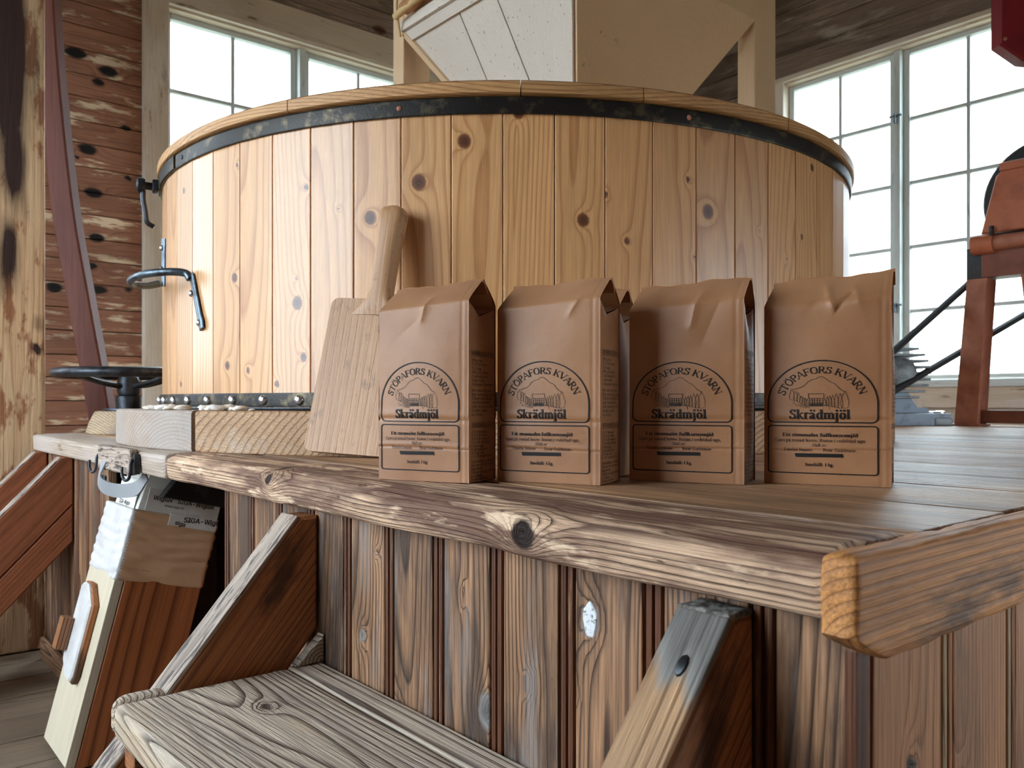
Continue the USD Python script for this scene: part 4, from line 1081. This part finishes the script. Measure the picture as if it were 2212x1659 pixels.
# ------------------------------------------------------------------ paper flour bags
BW, BD = .108, .060
def build_bag(label, org, rot, sx, seed, dents=(), printed=True, hs=(.183, .190), ridge=.211, skew=.004, bulge=.004, dz=.0):
    bag = thing('flour_bag', label, 'paper bag', 'paper flour bags')
    rg = np.random.default_rng(seed)
    c, s = math.cos(rot), math.sin(rot)
    wx, wy = RGT * c - FWD * s, RGT * s + FWD * c              # along the front, into the bag
    M = frame(np.asarray(org), wx, wy, UP)
    W, D = BW * sx, BD
    ph = rg.random(6) * 6
    def crease(u, v):
        d = np.zeros_like(u)
        for (h, a, w) in ((.0655, .0008, .0024), (.0352, .0006, .0012)):
            t = v - h - .0012 * np.sin(3 * u + ph[0])
            d += a * np.exp(-(t / w) ** 2) * np.sign(.5) - a * .7 * np.exp(-((t - 2.2 * w) / (2 * w)) ** 2)
        d += .0005 * np.exp(-((u - .93) / .012) ** 2) + .0003 * np.exp(-((u - .985) / .008) ** 2)
        d += .0016 * (meshkit.fbm(np.stack([u * 3 + ph[1], v * 22, 0 * u + ph[2]], -1), 3, seed) - .5)
        for (u0, v0, u1, v1, a, w) in dents:
            p = np.stack([(u - u0) * W, v - v0], -1)
            q = np.array([(u1 - u0) * W, v1 - v0])
            tt = np.clip((p @ q) / (q @ q), 0, 1)
            dist = np.linalg.norm(p - tt[..., None] * q, axis=-1)
            d += a * np.exp(-dist / w)
        return d
    def hsh(u):
        return hs[0] + (hs[1] - hs[0]) * u
    def front(u, v):
        """u 0..1 across, v metres up; above the shoulder the sheet slopes back to the ridge."""
        h = hsh(u)
        up = np.clip((v - h) / .03, 0, 1)
        vv = np.minimum(v, h)
        y = -bulge * np.sin(np.pi * np.clip(u, 0, 1)) * np.sin(np.pi * np.clip(vv / .2, 0, 1)) * (1 - up * .8) + crease(u, v)
        rz = ridge + .005 * (u - .5) + .0012 * np.sin(9 * u + ph[3])
        soft = up ** 1.15
        y = y + soft * D * .46
        z = vv + (rz - h) * up
        x = u * W + up * (skew + .006 * (.5 - u)) * 1.0
        return np.stack([x, y, z], -1)
    def side(t, v):
        """right side: t 0..1 from the front to the back"""
        top = hs[1] - .012 * (1 - np.abs(2 * t - 1)) - .004 * t
        vv = v * top
        x = W - .0012 + .0035 * np.sin(np.pi * t) * np.sin(np.pi * np.clip(vv / .2, 0, 1)) - .004 * (np.exp(-((t - .5) / .25) ** 2)) * v ** 6
        x = x + .0012 * (meshkit.fbm(np.stack([t * 3, vv * 30, 0 * t + ph[4]], -1), 3, seed + 5) - .5) * np.sin(np.pi * t)
        e0 = front(np.ones_like(t), np.minimum(vv, hs[1] - 1e-6))
        x = np.where(t < .02, e0[..., 0], x)
        y = e0[..., 1] * (1 - t) + t * D
        return np.stack([x, y, vv], -1)
    def grid(P):
        a, b = P.shape[:2]
        i = np.arange(a * b).reshape(a, b)
        q = np.stack([i[:-1, :-1], i[1:, :-1], i[1:, 1:], i[:-1, 1:]], -1).reshape(-1, 4)
        return trimesh.Trimesh(P.reshape(-1, 3), np.vstack([q[:, [0, 1, 2]], q[:, [0, 2, 3]]]), process=False)
    u, v = np.meshgrid(np.linspace(0, 1, 73), np.concatenate([np.linspace(0, .027, 19)[:-1], np.linspace(.027, .075, 70)[:-1], np.linspace(.075, .17, 56), np.linspace(.172, .2085, 14), np.linspace(.21, .2205, 7)]), indexing='ij')
    # rows above the shoulder are spread so that every column reaches the ridge
    hU = hsh(u)
    vv = np.where(v <= .17, v, .17 + (v - .17) / (.2205 - .17) * (hU + .03 - .17))
    F1 = front(u, vv)
    G1 = grid(F1)
    B = F1.copy()
    B[..., 1] = D - (F1[..., 1] - 0) * 1.0
    G2 = grid(B[::-1])
    t, w = np.meshgrid(np.linspace(0, 1, 19), np.linspace(0, 1, 50), indexing='ij')
    S1 = side(t, w)
    G3 = grid(S1)
    S2 = S1.copy()
    S2[..., 0] = W - S1[..., 0]
    S2[..., 2] = S1[..., 2] * hs[0] / hs[1]
    G4 = grid(S2[::-1])
    # gussets folded inwards under the ridge
    def gusset(x_out, x_in, top, rz, xr, flip):
        e = np.array([(x_out, 0, top), (x_out, D, top - .004), (x_out + (x_in - x_out) * .12, D / 2, top - .0125), (x_in, D / 2, top - .002), (xr, D * .46, rz), (xr, D * .54, rz)])
        f = np.array([[0, 2, 3], [2, 1, 3], [0, 3, 4], [1, 5, 3]])
        return trimesh.Trimesh(e, f if not flip else f[:, ::-1], process=False)
    fr, fl_ = F1[-1, -1], F1[0, -1]
    G5 = gusset(W - .0005, W - .045, hs[1], fr[2], fr[0], False)
    G6 = gusset(.0005, .03, hs[0], fl_[2], fl_[0], True)
    bot = trimesh.Trimesh([(0, 0, .0003), (W, 0, .0003), (W, D, .0003), (0, D, .0003)], [[0, 2, 1], [0, 3, 2]], process=False)
    put(bag, 'paper_body', cat([G1, G2, G3, G4, G5, G6, bot]), 'paper', M=M, smooth=50)
    # folded top: the sheet doubled over twice along the ridge
    rings = []
    for uu in np.linspace(-.012, 1.012, 24):
        p = front(np.array(np.clip(uu, 0, 1)), np.array(hsh(np.clip(uu, 0, 1)) + .03))
        p = p + [(uu - np.clip(uu, 0, 1)) * W, 0, 0]
        wob = .0006 * math.sin(uu * 23 + ph[5])
        sec = [(-.0012, -.0015), (.0005, .0014 + wob), (.0022, .0016 + wob), (.0045, -.001), (.0105, -.0125), (.0085, -.0138), (.0035, -.004)]
        rings.append(np.array([(p[0], p[1] + a, p[2] + b) for a, b in sec]))
    put(bag, 'folded_top', loft(rings), 'paper_fold', M=M, smooth=40)
    if printed:
        def onf(q):
            uu, v_ = q[:, 0] / BW * 1.055, q[:, 1]
            p = front(uu, v_)
            p[:, 1] -= .0006
            return p
        for nme, polys in FRONT.items():
            put(bag, nme, flat_mesh(polys, onf, .002), 'ink', M=M, smooth=False)
        def ons(q):
            tt, v_ = q[:, 0] / BD, q[:, 1]
            top = hs[1] - .012 * (1 - np.abs(2 * tt - 1)) - .004 * tt
            p = side(tt, v_ / top)
            p[:, 0] += .0006
            return p
        put(bag, 'recipe_lettering', flat_mesh(SIDE, ons, .004, .00006), 'ink', M=M, smooth=False)
    return bag
def at(lat, d):
    p = EYE + FWD * d + RGT * lat
    return np.array([p[0], p[1], ZT + .0004])
build_bag('leftmost brown paper flour bag with printed arch label, beside the wooden peel', at(-0.1459, 0.9134), math.radians(26.5), 1.046, 11, [(.55, .196, .50, .172, -.0025, .004), (.5, .176, .3, .16, .0012, .01)], ridge=.211)
build_bag('second brown paper flour bag from the left, with printed arch label', at(-0.0155, 0.8947), math.radians(26.5), 1.083, 12, [(.8, .19, .72, .176, -.0016, .003)])
build_bag('third brown paper flour bag from the left, with printed arch label', at(0.1273, 0.9035), math.radians(26.5), 1.13, 13, [(.62, .20, .56, .165, -.0022, .005), (.8, .19, .66, .15, .0018, .012)], ridge=.212)
build_bag('rightmost brown paper flour bag with printed arch label and dented top', at(0.2646, 0.8743), math.radians(26.5), 1.126, 14, [(.48, .203, .57, .178, -.003, .004), (.70, .196, .58, .176, .0025, .003), (.70, .203, .76, .186, -.002, .004), (.4, .186, .48, .192, .002, .004)], ridge=.214, hs=(.184, .187))
build_bag('brown paper flour bag half hidden behind the second bag from the left', at(.0152, .989), math.radians(26.5), 1.083, 15, printed=False)

# ------------------------------------------------------------------ handwheel and pedestal
pd = thing('wheel_pedestal', 'grey weathered wooden pedestal under the iron handwheel', 'pedestal')
WC = np.array([.656, 2.411])
rgs = []
for zz, w in ((0.0005, .104), (.004, .105), (.03, .097), (.056, .085), (.06, .081)):
    a = np.linspace(0, 2 * np.pi, 32, endpoint=False)
    rgs.append(np.c_[WC[0] + w * np.cos(a), WC[1] + w * np.sin(a), np.full(32, ZT + zz)])
put(pd, 'pedestal_block', loft(rgs), 'pedestal_wood', 1, 40)
hw = thing('handwheel', 'dark iron handwheel on a short spindle beside the vat', 'handwheel')
cz = .7615
a = np.linspace(0, 2 * np.pi, 49)
rim = np.c_[WC[0] + .158 * np.cos(a), WC[1] + .158 * np.sin(a), np.full(49, cz)]
sec = []
for q in a[:-1]:
    b = np.linspace(0, 2 * np.pi, 12, endpoint=False)
    rad = 1.1 * (.158 + .0155 * np.cos(b))
    sec.append(np.c_[WC[0] + rad * math.cos(q), WC[1] + rad * math.sin(q), cz + .0135 * np.sin(b)])
v = np.vstack(sec)
f = []
for i in range(48):
    for j in range(12):
        p, q, r_, s_ = i * 12 + j, i * 12 + (j + 1) % 12, ((i + 1) % 48) * 12 + (j + 1) % 12, ((i + 1) % 48) * 12 + j
        f += [[p, q, r_], [p, r_, s_]]
tm = trimesh.Trimesh(v, f, process=False)
trimesh.repair.fix_normals(tm)
put(hw, 'wheel_rim', tm, 'iron_dark', smooth=True)
for q in (0.4, 0.4 + np.pi / 2, .4 + np.pi, .4 + 1.5 * np.pi):
    d = np.array([math.cos(q), math.sin(q)])
    put(hw, 'spoke', tube(spline([(*(WC + d * .02), cz - .035), (*(WC + d * .08), cz - .026), (*(WC + d * .135), cz - .012), (*(WC + d * .165), cz - .002)], 6), [.011] * 6 + [.010] * 6 + [.009] * 7, 10, .7), 'iron_dark', smooth=True)
def at_wc(prof, n=24):
    return lathe(prof, n, trimesh.transformations.translation_matrix([WC[0], WC[1], 0]))
put(hw, 'hub', at_wc([(0, .70), (.024, .70), (.029, .71), (.03, .735), (.024, .752), (.013, .758), (0, .758)]), 'iron_dark')
put(hw, 'spindle', at_wc([(0, .667), (.032, .667), (.032, .70), (.035, .702), (.0, .703)]), 'iron_dark')
put(hw, 'flange', at_wc([(0, .6602), (.062, .6602), (.063, .663), (.062, .667), (0, .667)]), 'iron_dark')

# ------------------------------------------------------------------ post, leaning plank, stick
def kpost(v):
    k = np.zeros(len(v))
    for (x, zz, R, q) in ((.47, .83, .008, 1), (.475, .9, .007, 1), (.40, 1.62, .040, 6), (.415, 1.33, .022, 5), (.405, 1.1, .016, 5)):
        k = np.maximum(k, 1 / (1 + ((v[:, 0] - x) / R) ** 2 + ((v[:, 2] - zz) / (R * q)) ** 2))
    return k
tp_ = put(None, 'timber_post', rough_up(rbox((.33, 2.60, 0.001), (.491, 2.78, 2.739), .010, (.012, .02, .02)), .002, (25, 25, 5), 3), 'post_paint', 2, 60, kfun=kpost)
tag(tp_, 'thick old timber post with peeling cream paint at the left edge', 'post')
lp = spline([(.5828, 3.098, 2.2), (.595, 3.09, 1.85), (.633, 3.056, 1.354), (.68, 3.02, 1.0), (.727, 2.978, .651), (.80, 2.91, .002)], 6)
secs = []
for p in lp:
    w_, d_ = .037, .028
    secs.append(np.array([p + RGT * w_ * a + FWD * d_ * b for a, b in ((-1, -.8), (-.85, -1), (.85, -1), (1, -.8), (1, .8), (.85, 1), (-.85, 1), (-1, .8))]))
lpm = loft(secs)
q = put(None, 'leaning_plank', lpm, 'red_plank', 2, 35)
tag(q, 'long dark red plank leaning against the board wall', 'plank')
q = put(None, 'wooden_stick', tube([(.50, 2.86, .0012), (.505, 2.868, .45), (.495, 2.88, .80)], [.017, .016, .013], 8), 'stringer_wood', 2)
tag(q, 'short brown stick standing behind the platform beside the timber post', 'stick')

# ------------------------------------------------------------------ flour chute under the platform edge
ch = thing('flour_chute', 'square wooden flour chute wrapped in plastic film and tape slanting under the platform', 'chute')
ca = np.array([.1163, 0, .459]) / np.linalg.norm([.1163, 0, .459])      # up the chute
cb = np.array([ca[2], 0, -ca[0]])                                         # inwards
co = np.array([.352, 1.70, .012])
MC = frame(co, cb, np.array([0, 1., 0]), ca)
CW, CD, CL = .169, .185, .478
put(ch, 'wide_board', prism([(.0185, -.004), (CW, .033), (CW, CL - .01), (.0185, CL - .01)], 1, 0, .018, .002), 'chute_wood', 2, M=MC, pith=(.10, .05), tilt=.02)
put(ch, 'narrow_board', rbox((0, 0, .0), (.018, CD, CL - .006), .002, (None, .02, .03)), 'chute_pale', 2, M=MC)
put(ch, 'back_board', rbox((.0185, CD - .018, .05), (CW, CD, CL - .02), .002), 'chute_pale', 2, M=MC)
put(ch, 'inner_board', rbox((CW - .018, .019, .06), (CW - .0005, CD - .019, CL - .02), .002), 'chute_pale', 2, M=MC)
def wrap_mesh():
    m = rbox((-.0022, -.0025, .345), (CW + .003, CD + .0025, CL + .004), .006, .006)
    v, nn = np.array(m.vertices), np.array(m.vertex_normals)
    d = .0026 * np.sin(v[:, 2] * 330 + 2.5 * np.sin(v[:, 0] * 24) + 3 * np.sin(v[:, 1] * 17)) * np.clip(meshkit.fbm(v * [14, 14, 50], 2, 4) * 2 - .6, 0, 1)
    d += .003 * (meshkit.fbm(v * [20, 20, 40], 3, 8) - .5)
    return trimesh.Trimesh(v + nn * d[:, None], m.faces, process=False), v
wm, v0 = wrap_mesh()
fc = wm.triangles_center
isfront = fc[:, 0] < .006
def sub(mask):
    s_ = trimesh.Trimesh(wm.vertices, wm.faces[mask], process=False)
    s_.remove_unreferenced_vertices()
    return s_
put(ch, 'film_wrap', sub(~isfront), 'film_wrap', M=MC, smooth=60)
put(ch, 'tape_wrap', sub(isfront), 'tape_white', M=MC, smooth=60)
# paper sleeve under the platform edge with printed tape
def sleeve():
    rings = []
    for zz, ins in ((CL - .02, .012), (CL + .015, .014), (CL + .045, .018), (CL + .075, .022)):
        a = [(ins, ins), (CW * .5, ins * .8), (CW - ins, ins), (CW - ins, CD * .5), (CW - ins, CD - ins), (CW * .5, CD - ins), (ins, CD - ins), (ins * .8, CD * .5)]
        rings.append(np.array([(x, y, zz) for x, y in a]))
    return loft(rings)
sv = put(ch, 'paper_sleeve', sleeve(), 'paper_tape', M=MC, smooth=20)
def tape_text(txt, h, M2, bold=True):
    m = meshkit.text_mesh(txt, h, .0002, bold)
    m.apply_transform(M2)
    return m
def face_y(x, z, rot=0, y=.0085, s=1):       # on the wide side: reads along +x, up +z
    R = trimesh.transformations.rotation_matrix(np.pi / 2, [1, 0, 0])
    T = trimesh.transformations.translation_matrix([x, y, z])
    return T @ trimesh.transformations.rotation_matrix(rot, [0, 1, 0]) @ R
t1 = rbox((.02, -.0055, CL + .006), (CW - .004, -.0038, CL + .05), .0006)
put(sv, 'printed_tape', t1, 'paper_tape', M=MC)
t2 = rbox((.07, -.0066, CL - .016), (CW - .002, -.0057, CL + .0085), .0004)
put(sv, 'printed_tape', t2, 'paper_tape', M=MC)
lt = [tape_text('Wigluv   SIGA-Wigluv', .0085, face_y(.030, CL + .028, 0, -.0056)), tape_text('www.siga.ch', .0045, face_y(.055, CL + .018, 0, -.0056), False), tape_text('SIGA-Wigl', .0095, face_y(.098, CL - .006, -.05, -.0067)), tape_text('siga', .008, face_y(.082, CL - .0125, .12, -.0067))]
put(sv, 'tape_lettering', cat(lt), 'tape_ink', M=MC, smooth=False)
# lettering on the narrow side of the sleeve
def face_x(y, z, x=.0128):
    R = np.array([[0, 0, -1, x], [-1, 0, 0, y], [0, 1, 0, z], [0, 0, 0, 1.]])
    return R
t3 = rbox((.0098, .03, CL + .002), (.0112, CD - .03, CL + .06), .0005)
put(sv, 'printed_tape', t3, 'paper_tape', M=MC)
lt = [tape_text('SIGA-Wigluv', .0085, face_x(CD - .05, CL + .006, .0097)), tape_text('SIGA', .009, face_x(CD - .06, CL + .03, .0097)), tape_text('Wigluv', .006, face_x(CD - .05, CL + .018, .0097))]
put(sv, 'tape_lettering', cat(lt), 'tape_ink', M=MC, smooth=False)
# hatch with finger grip on the narrow side
hp_ = prism([(.048, .152), (.058, .139), (.095, .142), (.134, .167), (.139, .182), (.139, .312), (.129, .319), (.098, .319), (.048, .285)], 0, -.018, -.0005, .003)
hat = put(ch, 'hatch_plate', hp_, 'tape_white', M=MC)
put(hat, 'plate_rim', prism([(.045, .150), (.056, .136), (.096, .139), (.136, .165), (.1415, .18), (.1415, .314), (.13, .3215), (.097, .3215), (.045, .287)], 0, -.0125, -.0003, .002), 'stringer_wood', M=MC)
put(hat, 'hatch_grip', rbox((-.04, .118, .185), (-.0185, .148, .248), .003), 'knob_wood', 2, M=MC)
# sliding gate and hanging strap between chute and platform
sg = put(ch, 'slide_gate', prism([(.034, .014), (.21, .014), (.21, .075), (.062, .075)], 1, -.045, -.02, .002), 'black_plate', M=MC @ trimesh.transformations.translation_matrix([0, 0, CL + .022]))
q = thing('hanging_strap', 'grey webbing strap looped under the platform edge above the flour chute', 'strap')
sp = spline([(.437, 1.735, .595), (.426, 1.74, .56), (.418, 1.728, .535), (.422, 1.70, .523), (.437, 1.66, .519), (.452, 1.61, .527), (.462, 1.585, .552)], 8)
rings = []
tg = np.gradient(sp, axis=0)
for p, t in zip(sp, tg):
    t = t / np.linalg.norm(t)
    n = np.array([1., 0, 0]) - t * t[0]
    n /= np.linalg.norm(n)
    b_ = np.cross(t, n)
    h_ = .013
    rings.append(np.array([p + b_ * h_ + n * .0014, p - b_ * h_ + n * .0014, p - b_ * h_ - n * .0014, p + b_ * h_ - n * .0014]))
put(q, 'webbing', loft(rings), 'strap_grey', smooth=30)
put(q, 'buckle', rbox((.4205, 1.705, .512), (.4255, 1.735, .545), .002), 'iron_blue')
for k, yy in enumerate((1.795, 1.565)):
    hk = thing('sack_hook', ['small iron sack hook on the platform edge left of the strap', 'small iron sack hook on the platform edge right of the strap'][k], 'hook', 'iron hooks on the platform edge')
    xb = .436
    put(hk, 'hook', tube(spline([(xb + .006, yy, .583), (xb - .006, yy, .578), (xb - .008, yy - .001, .562), (xb - .009, yy + .004, .549), (xb - .012, yy + .016, .545), (xb - .014, yy + .027, .553), (xb - .013, yy + .031, .568)], 7), .0028, 8), 'iron_dark', smooth=True)
    put(hk, 'eye_plate', rbox((xb - .002, yy - .006, .556), (xb + .008, yy + .004, .592), .0015), 'iron_dark')
tag_el = thing('edge_cleat', 'pale grey worn wooden cleat fixed on the platform edge between the two sack hooks', 'cleat')
put(tag_el, 'cleat_block', rough_up(rbox((.428, 1.572, .553), (.4465, 1.79, .601), .006, .006), .0012, 40, 5), 'stringer_edge', 1, 50)

# ------------------------------------------------------------------ machine by the right window
mc = thing('mill_machine', 'red brown steel machine frame with orange guard at the right edge', 'machine')
SM = np.diag([.94, .94, .94, 1.])
SM[2, 3] = .06 * .6                                         # built at 1:1 on the platform, then set to its true size
def leg(yb, yt, xb=3.30, xt=3.33, m='rust_steel'):
    P = [(xb, yb, ZT + .001), (xb + .09, yb, ZT + .001), (xb, yb + .08, ZT + .001), (xb + .09, yb + .08, ZT + .001), (xt, yt, 1.15), (xt + .09, yt, 1.15), (xt, yt + .07, 1.15), (xt + .09, yt + .07, 1.15)]
    put(mc, 'leg', hull(P), m, smooth=20, M=SM)
    put(mc, 'foot_plate', rbox((xb - .012, yb - .012, ZT + .0005), (xb + .10, yb + .095, ZT + .008), .002), m, M=SM)
leg(1.262, 1.238)
leg(.98, 1.055, m='orange_steel')
put(mc, 'bottom_rail', rbox((3.33, 1.062, ZT + .012), (3.37, 1.262, ZT + .06), .003), 'rust_steel_dark', M=SM)
put(mc, 'top_beam', rbox((3.335, .80, 1.152), (3.435, 1.26, 1.255), .004), 'rust_steel_dark', M=SM)
put(mc, 'beam_end', rbox((3.345, 1.261, 1.152), (3.43, 1.315, 1.27), .003), 'black_plate', M=SM)
put(mc, 'cross_tube', tube([(3.33, 1.285, 1.275), (3.33, 1.215, 1.275), (3.33, 1.21, 1.275)], .037, 18), 'orange_steel', smooth=40, M=SM)
put(mc, 'cross_tube', tube([(3.33, 1.209, 1.275), (3.33, .80, 1.275)], .028, 16), 'rust_steel', smooth=40, M=SM)
put(mc, 'clamp_screw', tube([(3.31, 1.215, 1.30), (3.31, 1.215, 1.335)], .009, 10), 'iron_dark', M=SM)
gd = prism([(1.262, 1.315), (1.21, 1.52), (1.185, 1.545), (.85, 1.545), (.85, 1.315)], 0, 3.335, 3.365, .004)
put(mc, 'guard_plate', gd, 'orange_steel', M=SM)
put(mc, 'guard_rim', rbox((3.325, 1.1, 1.535), (3.38, 1.195, 1.565), .004), 'orange_steel', M=SM)
yw_ = lathe([(0, -.05), (.205, -.05), (.213, -.042), (.213, .042), (.205, .05), (0, .05)], 56, frame(np.array([3.47, 1.075, 1.44]), np.array([0, 1., 0]), np.array([0, 0, 1.]), np.array([1., 0, 0])))
put(mc, 'drive_wheel', yw_, 'rubber', smooth=40, M=SM)
put(mc, 'axle', tube([(3.36, 1.075, 1.44), (3.55, 1.075, 1.44)], .02, 12), 'iron_dark', M=SM)

pl_ = EYE + 3.06 * (FWD + RGT * (2262 - 1106) / 1800 + UP * (868 - 540) / 1800)
ax_ = FWD
Mx = frame(pl_, RGT, UP, -FWD)
pu = thing('belt_pulley', 'grey pulley beside the machine frame carrying the drive belts', 'pulley')
put(pu, 'pulley_disc', lathe([(0, -.02), (.10, -.02), (.106, -.017), (.103, 0), (.106, .017), (.10, .02), (0, .02)], 40, Mx), 'motor_grey', smooth=40)
put(pu, 'pulley_shaft', tube([pl_ - FWD * .05, pl_ + FWD * .12], .016, 12), 'iron_dark')

mo = thing('finned_motor', 'grey electric motor with cooling fins behind the rightmost flour bag', 'motor')
mcn = EYE + 3.06 * (FWD + RGT * (1915 - 1106) / 1800 + UP * (868 - 808) / 1800)
put(mo, 'motor_body', lathe([(0, -.13), (.04, -.13), (.052, -.12), (.054, .12), (.04, .13), (0, .13)], 32, frame(mcn, RGT, UP, -FWD)), 'motor_grey', smooth=40)
for k in range(-4, 5):
    hz = k * .0215
    hw_ = math.sqrt(max(.108 ** 2 - hz ** 2, .0009))
    Mf = frame(mcn + UP * hz, RGT, FWD, UP)
    put(mo, 'cooling_fin', rbox((-hw_, -.115, -.0045), (hw_, .115, .0045), .002), 'motor_grey', M=Mf)
Mf = frame(np.array([mcn[0], mcn[1], ZT]), RGT, FWD, UP)
put(mo, 'motor_foot', prism([(-.11, .045), (.115, .045), (.108, .062), (.07, .066), (.03, .13), (-.03, .13), (-.07, .066), (-.105, .062)], 1, -.09, .09, .002), 'motor_base', M=Mf)
put(mo, 'slide_rail', rbox((-.16, -.13, .0005), (.17, -.06, .044), .003), 'motor_base', M=Mf)
put(mo, 'slide_rail', rbox((-.16, .06, .0005), (.24, .13, .04), .003), 'iron_dark', M=Mf)
put(mo, 'clamp_shoe', rbox((.11, -.1345, .0005), (.175, -.058, .03), .006), 'motor_grey', M=Mf)
for xq in (.145, .215):
    put(mo, 'slide_bolt', lathe([(0, 0), (.02, 0), (.02, .006), (.012, .009), (0, .009)], 12), 'bolt_steel', M=Mf @ trimesh.transformations.translation_matrix([xq, -.095 if xq < .2 else .095, .0445 if xq < .2 else .0405]))
bt = thing('drive_belt', 'dark flat drive belt running up from the finned motor to the pulley', 'belt')
def px3(px, py, d):
    return EYE + d * (FWD + RGT * (px - 1106) / 1800 + UP * (868 - py) / 1800)
for (p, q_) in (((1930, 759), (2215, 503)), ((1925, 848), (2255, 655))):
    put(bt, 'belt_run', tube([px3(*p, 2.92), px3(*q_, 3.06)], .0165, 10, .7), 'rubber')
rb = thing('red_box', 'dark red painted steel box corner hanging in the upper right', 'box')
Mr = frame(EYE + 2.4 * FWD, RGT, FWD, UP)
cxr = 2.4 / 1800
rp = [((2160 - 1106) * cxr, (868 + 130) * cxr), ((2160 - 1106) * cxr, (868 - 95) * cxr), ((2212 - 1106) * cxr, (868 - 131) * cxr), ((2400 - 1106) * cxr, (868 - 150) * cxr), ((2400 - 1106) * cxr, (868 + 130) * cxr)]
put(rb, 'box_shell', prism(rp, 1, 0, .05, .006), 'red_steel', M=Mr)
put(rb, 'rivet', dome(.006, .003, 10), 'rust_steel', M=Mr @ frame(np.array([(2171 - 1106) * cxr, -.0005, (868 - 84) * cxr]), np.array([1., 0, 0]), np.array([0, 0, 1.]), np.array([0, -1., 0])))
